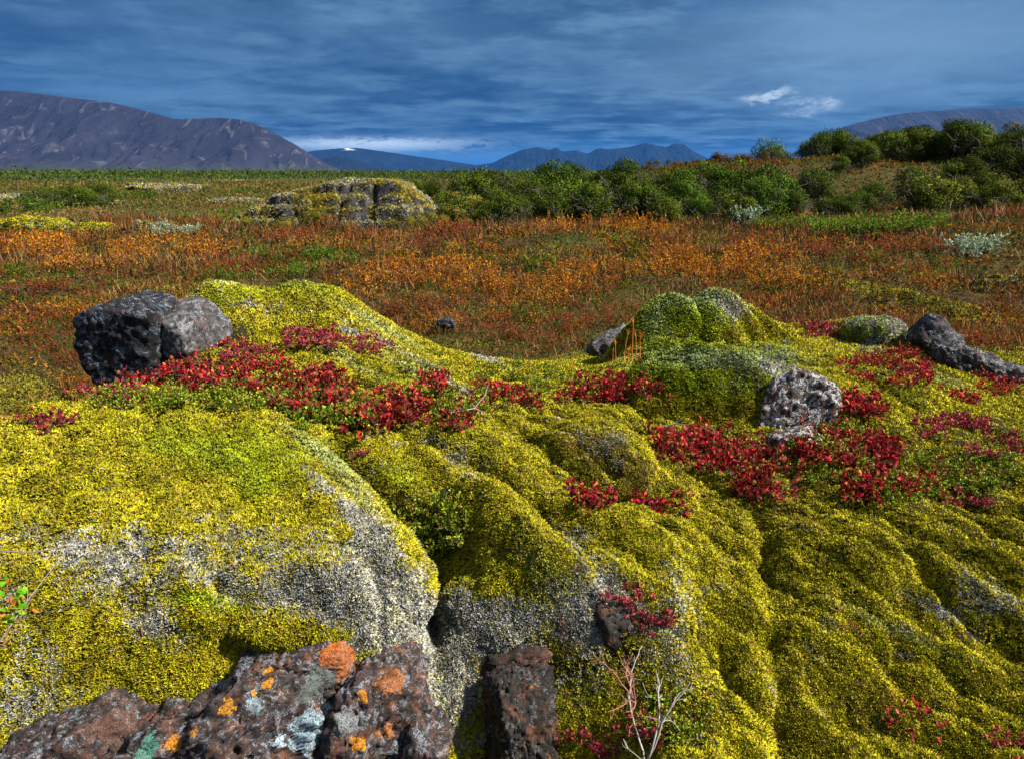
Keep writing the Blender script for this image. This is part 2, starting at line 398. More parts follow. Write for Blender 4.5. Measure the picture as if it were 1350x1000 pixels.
# ------------------------------------------------------------------ pigment maps of the moss carpet
# blobs: px, py, rx, ry, angle(deg), strength  in frame pixels: where the photograph shows that colour of moss on the mound
GREY = [(490,760,70,90,-15,1.0),(520,810,40,60,0,.7),(370,785,120,38,8,.85),(300,715,120,35,8,.5),(130,730,150,35,0,.7),(30,700,90,25,0,.4),(170,800,80,40,0,.5),(40,930,140,80,0,.65),(30,820,60,60,0,.4),(440,655,60,10,42,.5),(480,700,50,14,50,.6),(220,830,40,25,0,.6),
 (600,600,60,22,30,.8),(520,585,40,10,20,.4),(640,825,110,40,0,1.2),(600,900,60,80,0,1.1),(790,800,60,40,0,.9),(880,840,40,70,0,.7),(760,730,60,40,40,.5),(930,740,60,60,30,.35),(640,475,30,8,20,1.2),(460,440,20,6,30,1.0),
 (350,408,60,14,10,.6),(520,460,80,6,28,.7),(600,510,60,7,30,.7),(960,408,26,16,20,1.1),(1020,480,35,25,0,.8),(985,505,50,22,10,.4),(1150,440,45,26,0,1.1),(800,590,60,30,30,.6),(1290,790,60,30,20,.9),(1220,800,80,12,28,.7),(1200,870,100,8,22,.35),
 (1230,930,80,20,0,.3),(1060,700,50,12,20,.3),(780,880,60,60,0,.5),(1230,500,60,10,20,.5),(1330,570,60,10,20,.4),(1310,500,40,10,20,.6),(690,970,40,40,0,1.0),(1070,880,60,70,0,.25),(1250,690,80,10,20,.2),(400,980,100,60,0,.8)]
LIME = [(300,590,170,45,5,.55),(340,640,60,40,0,.4),(250,790,40,10,0,.6),(300,800,60,18,0,.6),(900,405,45,25,0,.9),(860,430,20,30,0,.9),(925,495,100,35,0,1.2),(905,425,70,35,0,.6),(380,385,120,18,0,.5),(620,590,40,20,30,.4),(260,410,60,25,0,.4),(1020,470,30,15,0,.7),(540,640,60,30,20,.4),(1180,520,60,15,0,.3),(520,500,60,20,0,.4),(1290,480,30,15,0,.5)]
BROWN = [(770,590,60,30,30,.9),(830,620,50,25,30,.8),(1060,690,60,25,20,.6),(950,770,80,50,30,.35),(420,410,60,25,0,.5),(1030,560,60,30,0,.4),(1000,640,60,30,0,.5),(900,440,60,15,0,.5),(1040,900,40,100,0,.5),(1210,730,70,30,20,.4),(880,500,60,30,0,.35),(700,700,60,20,40,.4),(1140,950,60,60,0,.6)]
BARE = [(300,440,45,14,0,1.2),(1290,838,40,12,15,1.3),(800,642,50,9,25,.8),(700,880,80,30,0,1.2),(830,850,50,60,0,.7),(230,830,40,16,10,.8),(100,720,50,14,0,.6),(720,600,30,8,30,.5)]
SHRUB = [(60,555,55,14,0,.8),(140,520,60,18,0,1),(230,498,60,26,0,1),(320,500,75,34,0,1),(300,465,55,16,0,.9),(410,522,65,36,8,1),(500,545,70,36,10,1),(600,540,60,28,0,.9),(690,520,70,26,0,.9),(800,520,55,28,0,.8),(570,700,50,45,0,1),
 (960,600,90,45,0,.9),(1090,590,60,60,0,1),(1170,485,65,28,0,.8),(1150,620,80,50,0,.9),(1240,645,90,40,10,.9),(1250,570,60,20,0,.7),(1095,437,55,14,0,.8),(1320,600,50,60,0,.7),(890,950,70,60,0,.8),(730,470,80,18,0,.5)]
def blobs(px, py, L):
    s = np.zeros(np.shape(px))
    for x, y, rx, ry, a, k in L:
        c, n = math.cos(R(a)), math.sin(R(a)); dx, dy = px-x, py-y
        s += k*np.exp(-((dx*c+dy*n)/rx)**2-((-dx*n+dy*c)/ry)**2)
    return s
def pigments(P):
    px, py = proj(P); x, y, z = P[:,0], P[:,1], P[:,2]
    ok = (P[:,1] > .4)
    n1 = fbm(x, y, z, 5, 4); n2 = fbm(x+9, y, z, 14, 3); n3 = fbm(x, y+5, z, 2.2, 3)
    g = blobs(px, py, GREY)*ok+.06+.3*n3; l = blobs(px, py, LIME)*ok+.35*n1+.05; b = blobs(px, py, BROWN)*ok+.4*fbm(x+3, y-8, z, 4, 3)
    grey = sstep(.30, 1.10, g+.75*n2+.4*n1); lime = sstep(.2, .8, l); brown = sstep(.25, .8, b+.3*n2)
    bare = sstep(.45, .8, blobs(px, py, BARE)*ok+.25*n1)
    shrub = sstep(.35, .7, blobs(px, py, SHRUB)*ok+.3*n1+.25*n2)
    return grey, lime, brown, bare, shrub
def moss_patch(x, y):
    """how much of the flat heath is moss carpet"""
    px, py = proj(np.stack([x, y, np.zeros_like(x)], -1))
    q = blobs(px, py, [(1180,405,130,16,8,1.15),(1100,385,80,12,0,.9),(1300,345,60,8,-8,1),(20,530,60,30,0,1.3),(60,385,60,8,0,.9),(260,480,50,20,0,.3),(1260,440,100,20,0,.6),
      (620,345,60,6,0,.5),(740,325,60,4,0,.7),(1330,430,60,12,0,.5),(60,300,110,10,0,.8),(660,460,120,20,0,.5),(560,430,60,10,0,.35),(1000,300,40,4,0,1.0),(380,338,60,6,0,.6),(180,325,70,5,0,.5),(520,345,50,5,0,.7),(880,330,60,4,0,.6),(1150,320,60,4,0,.6),(450,372,50,7,0,.5),(720,352,50,6,0,.7),(230,395,60,8,0,.6)])*(y > 1)
    return sstep(.35, .75, q+.45*fbm(x, y, None, .8, 4))

# ------------------------------------------------------------------ ground sheet
def rings():
    a = np.exp(np.arange(math.log(.35), math.log(9), .0058)); b = np.exp(np.arange(math.log(9), math.log(70), .012)); c = np.exp(np.arange(math.log(70), math.log(60000), .06))
    return np.concatenate([a, b, c])
rr = rings()
tt = np.concatenate([np.arange(-180, -52, 4.0), np.arange(-52, 52, .21), np.arange(52, 180, 4.0)])
tt = np.radians(tt)
RR, TT = np.meshgrid(rr, tt, indexing='ij')
GX, GY = (RR*np.sin(TT)).ravel(), (RR*np.cos(TT)).ravel()
GZ = height(GX, GY)
far = np.hypot(GX, GY)
GZ -= sstep(8000, 60000, far)*30
nr, ntt = RR.shape
I = np.arange(nr*ntt).reshape(nr, ntt)
J = np.roll(I, -1, axis=1)
Q = np.stack([I[:-1].ravel(), J[:-1].ravel(), J[1:].ravel(), I[1:].ravel()], 1)
Q = Q[:, ::-1]  # upward facing
GV = np.stack([GX, GY, GZ], 1)
cen = np.array([[0, 0, float(GZ[:ntt].mean())]])
n0 = len(GV)
fan = np.stack([I[0], J[0], np.full(ntt, n0)], 1)
NQ0 = len(GV)+1
BV, BQ = [], []
def bulge(px, py, Y, r, rz=0, seed=0):
    # a cushion that overhangs the rock below it: quad sphere, roughened
    c = at(px, py, Y); n = 40; k = np.tan(np.linspace(-1, 1, n+1)*math.pi/4); A, B = np.meshgrid(k, k, indexing='ij'); one_ = np.ones_like(A); V = []; Q = []
    for f, (P, fl) in enumerate([((one_, A, B), 0), ((-one_, A, B), 1), ((A, one_, B), 1), ((A, -one_, B), 0), ((A, B, one_), 0), ((A, B, -one_), 1)]):
        v = np.stack(P, -1).reshape(-1, 3); v /= np.linalg.norm(v, axis=1, keepdims=True); I_ = np.arange((n+1)**2).reshape(n+1, n+1)+len(V)*(n+1)**2
        q = np.stack([I_[:-1, :-1].ravel(), I_[1:, :-1].ravel(), I_[1:, 1:].ravel(), I_[:-1, 1:].ravel()], 1); Q.append(q[:, ::-1] if fl else q); V.append(v)
    V = np.concatenate(V); D_ = V.copy(); Q = np.concatenate(Q)
    x_, y_, z_ = (D_*np.array(r)).T
    nn = 1+.16*fbm(x_+seed, y_, z_, 1.1/np.mean(r), 3)+.10*(np.abs(fbm(x_, y_+seed, z_, 2.6/np.mean(r), 2))-.2)
    V = V*np.array(r)*nn[:, None]; V = V@np.array(Matrix.Rotation(R(rz), 3, 'Z')).T+c
    o = sum(len(b) for b in BV); BV.append(V); BQ.append(Q+o)
bulge(400, 790, 1.42, (.29, .21, .165), 10, 1)
bulge(500, 775, 1.42, (.13, .15, .15), 0, 2)
bulge(110, 800, 1.40, (.24, .17, .15), -10, 3)
bulge(390, 822, 1.24, (.14, .07, .045), 0, 11)
bulge(295, 812, 1.27, (.10, .06, .045), 0, 4)
bulge(20, 905, 1.26, (.17, .12, .12), 0, 5)
bulge(655, 800, 1.53, (.15, .15, .085), 20, 6)
bulge(745, 800, 1.50, (.12, .12, .10), 0, 7)
bulge(855, 815, 1.48, (.11, .12, .12), 0, 8)
bulge(790, 600, 2.25, (.17, .2, .12), 40, 9)
bulge(595, 950, 1.33, (.07, .08, .11), 0, 10)
BV = np.concatenate(BV); BQ = np.concatenate(BQ)
GXb, GYb = np.concatenate([GX, BV[:, 0]]), np.concatenate([GY, BV[:, 1]])
mnd = moundness(GXb, GYb); mnd[len(GX):] = 1
GV0 = GV; GV = np.concatenate([GV, BV]); far = np.hypot(GXb, GYb)
grey, lime, brown, bare, shrub = pigments(GV)
bare[len(GX):] *= .25
mp = moss_patch(GXb, GYb); GX0, GY0 = GX, GY; GX, GY = GXb, GYb
mossw = np.clip(np.maximum(mnd, mp*sstep(30, 18, far)), 0, 1)*(1-.85*bare)
soil = np.array([.03, .022, .012]); under = np.array([.035, .028, .008]); heath = np.array([.07, .04, .015]); farc = np.array([.065, .055, .02])
hn = fbm(GX, GY, None, .25, 4)
hc = heath[None]*(1-sstep(-.1, .3, hn))[:, None]+np.array([[.055, .06, .014]])*sstep(-.1, .3, hn)[:, None]
mid = sstep(24, 60, far)[:, None]
pn = fbm(GX, GY, None, .03, 4)+.6*fbm(GX*.25, GY, None, .12, 3)
fc = farc[None]*(1-sstep(-.1, .35, pn))[:, None]+np.array([[.035, .045, .012]])*sstep(-.1, .35, pn)[:, None]
paleq = (sstep(.2, .45, fbm(GX*.5+50, GY, None, .09, 4))*sstep(.02, -.08, GX/np.maximum(GY, 1)))[:, None]
fc = fc*(1-paleq*.8)+np.array([[.26, .25, .11]])*paleq*.8
hc = hc*(1-mid)+fc*mid
col = hc*(1-mossw)[:, None]+under[None]*mossw[:, None]
nearbare = (mnd*bare)[:, None]
col = col*(1-nearbare)+soil[None]*nearbare
# mesh with mixed faces: build quads, the small disc under the camera as triangles is folded into degenerate-free quads
GVall = np.concatenate([GV, cen]); colall = np.concatenate([col, col[:1]]); n0 = len(GV)
fan2 = np.stack([I[0][0::2], I[0][1::2][:len(I[0][0::2])] if ntt % 2 == 0 else np.append(I[0][1::2], I[0][0]), np.append(I[0][2::2], I[0][0])[:len(I[0][0::2])], np.full(len(I[0][0::2]), n0)], 1)
BQ = BQ+len(GX0)
ground = mesh_np('ground', GVall, np.concatenate([Q, fan2, BQ]), M_ground, None, colall, True)
tag(ground, 'uneven lava ground and heath plain running from the camera to the mountains', 'ground', kind='structure')

# triangles of the near ground for scattering
near_rows = np.searchsorted(rr, 12)
T1 = np.concatenate([np.stack([I[:near_rows, :-1].ravel(), I[1:near_rows+1, :-1].ravel(), I[1:near_rows+1, 1:].ravel()], 1), np.stack([I[:near_rows, :-1].ravel(), I[1:near_rows+1, 1:].ravel(), I[:near_rows, 1:].ravel()], 1)])
T1 = T1[:, [0, 2, 1]]
th_c = TT.ravel()[T1[:, 0]]
T1 = T1[np.abs(th_c) < R(58)]
_n = np.cross(GV[T1[:, 1]]-GV[T1[:, 0]], GV[T1[:, 2]]-GV[T1[:, 0]])
if _n[:, 2].mean() < 0: T1 = T1[:, [0, 2, 1]]
_bt = np.concatenate([BQ[:, [0, 1, 2]], BQ[:, [0, 2, 3]]])
_n = np.cross(GV[_bt[:, 1]]-GV[_bt[:, 0]], GV[_bt[:, 2]]-GV[_bt[:, 0]])
T1 = np.concatenate([T1, _bt])

# ------------------------------------------------------------------ moss shoots
def mixc(a, b, k): return a*(1-k[:, None])+np.asarray(b)[None]*k[:, None]
MINT = [(930,392,55,14,0,1),(930,472,90,12,0,.9),(865,420,14,24,20,.9),(970,478,60,9,5,1),(1030,490,16,14,30,.8),(1150,430,30,14,0,.8),(450,470,60,5,30,.7),(560,500,60,6,32,.8),(500,430,60,6,30,.7),(430,600,60,8,35,.8),(340,372,80,5,0,.6),(250,385,16,14,-40,.7),(470,650,60,10,45,.6),(730,770,20,60,-35,.4),(1240,500,40,6,20,.5),(1180,830,80,6,24,.5)]
def moss_colors(P, g, l, b, sh=None):
    n = len(P); r = rng.random(n); r2 = rng.random(n)
    tip = np.tile(np.array([[.60, .55, .02]]), (n, 1))
    tip = mixc(tip, [.42, .44, .012], np.clip(.35*r2+.1, 0, 1))
    tip = mixc(tip, [.34, .54, .02], l*(.3+.6*r))
    tip = mixc(tip, [.58, .36, .06], ((rng.random(n) < .22)*(1-l)*.8))
    tip = mixc(tip, [.30, .20, .06], b*(rng.random(n) < .75)*.75)
    qx, qy = proj(P); mt = blobs(qx, qy, MINT)*(P[:, 1] > 1); tip = mixc(tip, [.50, .66, .34], np.clip(mt, 0, 1)*(.35+.65*r))
    dry = sstep(3.6, 4.6, P[:, 1])*sstep(.42, .18, P[:, 2]); tip = mixc(tip, [.22, .20, .035], dry*(.65+.35*r2))
    gm = (rng.random(n) < g*1.05)
    gcol = np.tile(np.array([[.50, .51, .49]]), (n, 1)); gcol = mixc(gcol, [.15, .16, .20], (rng.random(n) < .35)*.85); gcol = mixc(gcol, [.66, .60, .30], (rng.random(n) < .32)*.8)
    tip = np.where(gm[:, None], gcol, tip)
    tip = mixc(tip, [.09, .07, .02], (rng.random(n) < .06)*.8)
    tip *= ((.5+.72*rng.random(n))*(1+.35*np.clip(fbm(P[:,0], P[:,1], P[:,2], 11, 3)*2, -1, 1)))[:, None]
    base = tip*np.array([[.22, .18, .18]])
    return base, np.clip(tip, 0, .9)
def moss_layer(name, V, T, wv, n, s0, label, cat='moss', parent=None, kind='stuff', pig=None, up=None):
    P, N, i, u, v = tri_sample(V, T, wv, n)
    if pig is None:
        g = grey[T[i, 0]]; l = lime[T[i, 0]]; b = brown[T[i, 0]]
    else: g, l, b = pig(P, N)
    base, tip = moss_colors(P, g, l, b)
    d = np.linalg.norm(P-np.array([0, 0, H]), axis=1)
    s = s0*np.maximum(1, d/2.3)*rng.uniform(.7, 1.35, n)
    N = N+np.array([0, 0, .35])+np.array([.25, 0, 0])*0; N /= np.linalg.norm(N, axis=1, keepdims=True)
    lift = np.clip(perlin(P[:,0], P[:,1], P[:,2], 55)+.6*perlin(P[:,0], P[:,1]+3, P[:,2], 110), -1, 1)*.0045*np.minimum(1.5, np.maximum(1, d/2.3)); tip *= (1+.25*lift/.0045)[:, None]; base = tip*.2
    parts = []
    tp = [kite_star(3, .42, .17, .2, k) for k in range(4)]
    sel = rng.integers(0, 4, n)
    Fm = frames(N, .6); NB = N
    for k in range(4):
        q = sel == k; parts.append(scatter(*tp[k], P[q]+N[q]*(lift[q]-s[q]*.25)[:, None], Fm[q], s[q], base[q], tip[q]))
    V2, T2, C2 = merge(parts); SN = np.concatenate([np.repeat(NB[sel == k], len(tp[k][0]), axis=0) for k in range(4)])
    o = mesh_np(name, V2, T2, M_moss, parent, C2, sn=SN)
    if parent is None: tag(o, label, cat, kind=kind)
    return o
FARD = np.linalg.norm(GV-np.array([0, 0, H]), axis=1)
w = mossw*(far < 12)*(1-.55*shrub*mnd)/FARD**2
_e1 = GV-np.array([0, 0, H]); _gn = np.zeros_like(GV); _fn = np.cross(GV[T1[:,1]]-GV[T1[:,0]], GV[T1[:,2]]-GV[T1[:,0]])
for _k in range(3): np.add.at(_gn, T1[:,_k], _fn)
_gn /= np.linalg.norm(_gn, axis=1, keepdims=True)+1e-12
w *= .45+1.4*np.clip(-(_e1*_gn).sum(1)/FARD, 0, 1)
NM = 960000
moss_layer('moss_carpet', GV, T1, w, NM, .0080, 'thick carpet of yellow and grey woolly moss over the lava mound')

# fallen bits on the moss: straw, dead stems and old leaves
_P, _N, _i, _u, _v = tri_sample(GV, T1, mossw*(far < 7)/FARD**1.7*sstep(-.1, .4, fbm(GX, GY, None, 3, 3)), 5200)
_BL = (np.array([[-.035,0,0],[.035,0,0],[.03,.12,.55],[.0,.2,1.0],[-.03,.12,.55]]), np.array([[0,1,2],[0,2,4],[4,2,3]]), np.array([0,0,.6,1,.6]))
_c = np.array([(.30,.18,.08),(.14,.07,.03),(.40,.30,.16),(.26,.06,.03),(.08,.05,.03)])[rng.integers(0, 5, len(_P))]
_s = rng.uniform(.010, .030, len(_P)); _d2 = rng.normal(size=_N.shape); _d2 -= (_d2*_N).sum(1)[:, None]*_N*.75
V, T, c_ = scatter(*_BL, _P+_N*.005, frames(_d2/np.linalg.norm(_d2, axis=1, keepdims=True), .2), _s, _c*.8, _c)
tag(mesh_np('dead_litter', V, T, M_straw, None, c_), 'brown and straw coloured dead bits scattered over the moss', 'litter', kind='stuff')
# ------------------------------------------------------------------ leaves, sprigs
LEAF = (np.array([[0,0,0],[.26,-.02,.35],[.30,0,.68],[0,.03,1.0],[-.30,0,.68],[-.26,-.02,.35],[0,-.09,.5]]),
        np.array([[0,1,6],[1,2,6],[2,3,6],[3,4,6],[4,5,6],[5,0,6]]), np.array([0,.4,.7,1,.7,.4,.6]))
QUAD = (np.array([[0,0,0],[.3,.03,.5],[0,0,1.0],[-.3,-.03,.5]]), np.array([[0,1,2],[0,2,3]]), np.array([.3,.8,1,.6]))
BLADE = (np.array([[-.04,0,0],[.04,0,0],[.035,.12,.55],[.0,.32,1.0],[-.035,.12,.55]]), np.array([[0,1,2],[0,2,4],[4,2,3]]), np.array([0,0,.6,1,.6]))
def tube(pts, r0, r1, k=4):
    pts = np.asarray(pts, float); n = len(pts); V = []; T = []
    for i, p in enumerate(pts):
        d = pts[min(i+1, n-1)]-pts[max(i-1, 0)]; d /= np.linalg.norm(d)+1e-9
        a = np.cross(d, [0, 0, 1.0]); 
        if np.linalg.norm(a) < .1: a = np.cross(d, [1.0, 0, 0])
        a /= np.linalg.norm(a); b = np.cross(d, a); rad = r0+(r1-r0)*i/(n-1)
        for j in range(k): V.append(p+rad*(math.cos(6.2832*j/k)*a+math.sin(6.2832*j/k)*b))
    for i in range(n-1):
        for j in range(k):
            a, b, c, d = i*k+j, i*k+(j+1) % k, (i+1)*k+(j+1) % k, (i+1)*k+j
            T += [(a, b, c), (a, c, d)]
    return np.array(V), np.array(T), np.ones((len(V), 3))*.5
def grow(r, p, d, L, n=5, wob=.25, droop=0.0):
    pts = [np.array(p, float)]; d = np.array(d, float); d /= np.linalg.norm(d)
    for i in range(n):
        d = d+r.normal(size=3)*wob+np.array([0, 0, -droop]); d /= np.linalg.norm(d); pts.append(pts[-1]+d*L/n)
    return np.array(pts)
def make_plant(name, seed, h, spread, nst, nlf, lsz, cols, mat, wood=(.10,.06,.04), upright=.8, branch=2, leafmin=.25, srad=.0012, leaf=LEAF, tilt=.8, wob=.22):
    """low shrub: stems (one mesh) and leaves (one mesh) under an Empty at its base"""
    r = np.random.default_rng(seed); root = empty(name, (0, 0, 0)); st = []; lp = []; ln = []
    for s in range(nst):
        a = r.uniform(0, 6.283); q = r.uniform(.1, 1)**.6
        p0 = np.array([math.cos(a), math.sin(a), 0])*spread*q*.45; p0[2] = 0.0
        d = np.array([math.cos(a)*q*(1.2-upright), math.sin(a)*q*(1.2-upright), upright])
        L = h*r.uniform(.6, 1.1); P = grow(r, p0, d, L, 5, wob); P = np.concatenate([[[0, 0, -.03*h]], P]); st.append(tube(P, srad, srad*.5))
        segs = [P]
        for b in range(branch):
            i = r.integers(1, 5); B = grow(r, P[i], d+r.normal(size=3)*.7+np.array([0,0,.2]), L*r.uniform(.3, .55), 3, wob); st.append(tube(B, srad*.7, srad*.4, 3)); segs.append(B)
        for S in segs:
            m = max(2, int(nlf*len(S)/6))
            for k in range(m):
                t = r.uniform(leafmin, 1)*(len(S)-1); i = min(int(t), len(S)-2); f = t-i
                lp.append(S[i]*(1-f)+S[i+1]*f); dd = S[i+1]-S[i]; ln.append(dd/(np.linalg.norm(dd)+1e-9)*.7+r.normal(size=3)*tilt*.6+np.array([0,0,.2]))
    V, T, c = merge(st); mesh_np('stems', V, T, M_wood, root, None).color = (*wood, 1)
    lp = np.array(lp); ln = np.array(ln); ln /= np.linalg.norm(ln, axis=1, keepdims=True)+1e-9
    global rng
    keep = rng; rng = r
    n = len(lp); cc = np.array(cols)[r.choice(len(cols), n)]*r.uniform(.6, 1.3, (n, 1))
    V, T, c = scatter(*leaf, lp, frames(ln, .2), lsz*r.uniform(.7, 1.25, n), cc*.75, cc)
    rng = keep
    mesh_np('leaves', V, T, mat, root, c)
    return root

def hide_proto(o):  # prototypes are removed after copying
    for ch in list(o.children): bpy.data.objects.remove(ch)
    bpy.data.objects.remove(o)

REDS = [(.46,.006,.018),(.32,.004,.016),(.52,.015,.025),(.17,.004,.010),(.32,.01,.05),(.55,.07,.05),(.10,.008,.012),(.22,.01,.02),(.10,.13,.015),(.50,.14,.03),(.14,.05,.02)]
DUSK = [(.32,.03,.05),(.22,.03,.06),(.45,.08,.06),(.18,.04,.03),(.38,.02,.08)]
bil = [make_plant('bilberry_sprig', 100+i, .066, .17, 13, 6, .0175, REDS, M_gloss, (.09,.04,.03), .75) for i in range(6)]
dus = [make_plant('bilberry_sprig', 120+i, .060, .17, 12, 5, .0165, DUSK, M_gloss, (.09,.05,.04), .7) for i in range(4)]
GRS = [(.10,.18,.008),(.17,.28,.01),(.06,.11,.008),(.26,.32,.015),(.22,.12,.015)]
grn = [make_plant('crowberry_sprig', 140+i, .045, .09, 12, 10, .0085, GRS, M_gloss, (.06,.04,.02), .8, 2, .1) for i in range(4)]
def surf(px, py):
    return hit(px, py, height, 14)
placed = []
def drift(protos, regs, label, cat, group, color=(1,1,1,1), s=(.75,1.15), rotx=.25, dens=1.0):
    for (cx, cy, rx, ry, n) in regs:
        for i in range(max(1, round(n*dens))):
            q = math.sqrt(random.random()); a = random.uniform(0, 6.283)
            p = surf(cx+rx*q*math.cos(a), cy+ry*q*math.sin(a))
            sc = random.uniform(*s)*min(1.0, .25+p[1]/3.0); v = random.uniform(.75, 1.2)
            o = copy_thing(random.choice(protos), tuple(p), (random.uniform(-rotx, rotx), random.uniform(-rotx, rotx), random.uniform(0, 6.28)), (sc, sc, sc), None)
            for ch in o.children:
                if ch.name.startswith('leaves'): ch.color = (color[0]*v, color[1]*v, color[2]*v, 1)
            tag(o, label, cat, group); placed.append(o)
DR = [
 (dus, [(55,558,40,10,7)], 'dusky purple bilberry sprig at the far left edge of the mound', 'bilberries at the left edge of the mound'),
 (dus, [(140,522,50,12,14)], 'pinkish bilberry sprig at the foot of the big dark square boulder', 'bilberries below the dark square boulder'),
 (bil, [(230,503,50,20,22)], 'red bilberry sprig growing before the right half of the dark square boulder', 'bilberries before the right half of the square boulder'),
 (dus, [(300,470,55,14,14)], 'dark red bilberry sprig climbing towards the grey stone beside the square boulder', 'bilberries right of the square boulder'),
 (bil, [(330,505,60,26,34)], 'crimson bilberry sprig in the middle of the long drift behind the front hummock', 'bilberries in the long drift, middle'),
 (dus, [(405,448,60,10,18),(480,458,45,9,10)], 'dark crimson bilberry sprig in the narrow upper strip under the rear moss dome', 'bilberries in the upper strip'),
 (bil, [(415,525,50,28,30),(505,548,55,27,36)], 'scarlet bilberry sprig at the right end of the long drift', 'bilberries in the long drift, right end'),
 (bil, [(577,512,28,12,5),(600,555,26,12,6),(655,520,40,13,9),(697,540,12,14,4)], 'red bilberry sprig scattered between the long drift and the middle hollow', 'bilberries scattered before the middle hollow'),
 (bil, [(740,522,22,12,4),(800,520,45,20,20),(857,515,12,12,3)], 'red bilberry sprig in the clump at the centre below the thin orange stalks', 'bilberries in the central clump'),
 (bil, [(785,662,20,8,5)], 'small bright red bilberry sprig alone on the slope, left of its pair', 'bilberries in the small lone tuft on the slope'),
 (bil, [(866,668,8,6,3)], 'small bright red bilberry sprig alone on the slope, right of its pair', 'bilberries in the second lone tuft on the slope'),
 (bil, [(900,587,42,22,22),(965,610,45,20,18)], 'vivid red bilberry sprig left of the white crusted stone', 'bilberries left of the white crusted stone'),
 (bil, [(1010,643,28,14,8),(1035,615,20,10,4)], 'vivid red bilberry sprig at the foot of the white crusted stone', 'bilberries at the foot of the white crusted stone'),
 (dus, [(1095,440,48,10,18)], 'dull red bilberry sprig on the far crest left of the round green stone', 'bilberries left of the round green stone'),
 (bil, [(1170,487,58,22,32)], 'red bilberry sprig below the round green stone', 'bilberries below the round green stone'),
 (bil, [(1150,545,36,14,10),(1120,530,20,12,4)], 'red bilberry sprig in the row behind the white crusted stone', 'bilberries behind the white crusted stone'),
 (bil, [(1100,590,38,30,22)], 'dark red bilberry sprig right of the white crusted stone', 'bilberries right of the white crusted stone'),
 (bil, [(1150,608,30,20,12),(1130,645,40,14,12),(1195,642,34,13,12)], 'red bilberry sprig in the lower right patch above the bare slope', 'bilberries in the lower right patch'),
 (dus, [(1245,562,44,12,14)], 'dark red bilberry sprig in the thin row near the right edge', 'bilberries in the thin row at the right'),
 (bil, [(1310,512,34,8,9),(1270,520,18,8,4)], 'small red bilberry sprig below the long dark rock at the right', 'bilberries below the long dark rock'),
 (dus, [(1315,585,36,22,9),(1285,655,45,14,6),(1245,630,30,15,4)], 'brownish bilberry sprig among green crowberry at the right edge', 'bilberries at the right edge'),
 (bil, [(1213,960,12,6,2)], 'tiny magenta bilberry sprig alone in the moss at the bottom right', 'lone bilberries at the bottom right'),
 (dus, [(1330,985,14,6,2)], 'tiny dull red bilberry sprig in the bottom right corner', 'bilberries in the bottom right corner'),
 (dus, [(820,785,14,8,3),(858,815,18,9,5)], 'small red bilberry sprig above the bare twiggy shrub', 'bilberries above the bare twiggy shrub'),
 (dus, [(760,975,24,16,6),(870,960,30,22,9),(810,985,20,10,4)], 'pinkish red bilberry sprig at the bottom beside the bare twiggy shrub', 'bilberries round the bare twiggy shrub'),
]
for pr, regs, lab, grp in DR:
    far_red = 'round green stone' in lab
    drift(pr, regs, lab, 'bilberry', grp, (1,1,1,1), (.6, 1.05), .25, .56)
for (x, y) in [(1005,703),(1118,828),(478,603),(905,652)]:
    drift(dus, [(x, y, 2, 2, 1)], {1005:'tiny red bilberry shoot on the bare slope below the vivid red patch',1118:'single tiny red shoot in the middle of the right moss slope',478:'tiny reddish shoot on the moss right of the big front hummock',905:'tiny red shoot on the slope under the vivid red patch'}[x], 'bilberry', None, (1,1,1,1), (.35,.45))
GD = [
 ([(572,700,48,36,46)], 'bright green heather sprig in the hollow right of the front hummock', 'green heather in the hollow by the front hummock'),
 ([(200,530,110,10,36),(330,525,60,18,30),(440,545,60,20,34)], 'green crowberry sprig under the red drift behind the front hummock', 'crowberry under the long red drift'),
 ([(600,535,50,16,14),(690,500,70,18,20),(560,480,30,14,4)], 'green crowberry sprig in the middle hollow among red sprigs', 'crowberry in the middle hollow'),
 ([(1090,600,50,40,26),(1150,650,60,16,16)], 'green crowberry sprig under the red sprigs right of the white crusted stone', 'crowberry right of the white crusted stone'),
 ([(1240,630,80,26,44),(1320,600,30,30,10)], 'dark green crowberry sprig on the slope near the right edge', 'crowberry near the right edge'),
 ([(885,950,40,40,16)], 'green heather sprig at the bottom right of the bare twiggy shrub', 'heather beside the bare twiggy shrub'),
 ([(560,800,10,25,5)], 'green heather sprig in the dark crevice beside the front hummock', 'heather in the crevice'),
]
GS = {'green heather in the hollow by the front hummock': (1.1, 1.6)}
for regs, lab, grp in GD: drift(grn, regs, lab, 'crowberry', grp, (1.35,1.35,1.1,1), GS.get(grp, (.8, 1.3)))
for o in bil+dus+grn: hide_proto(o)
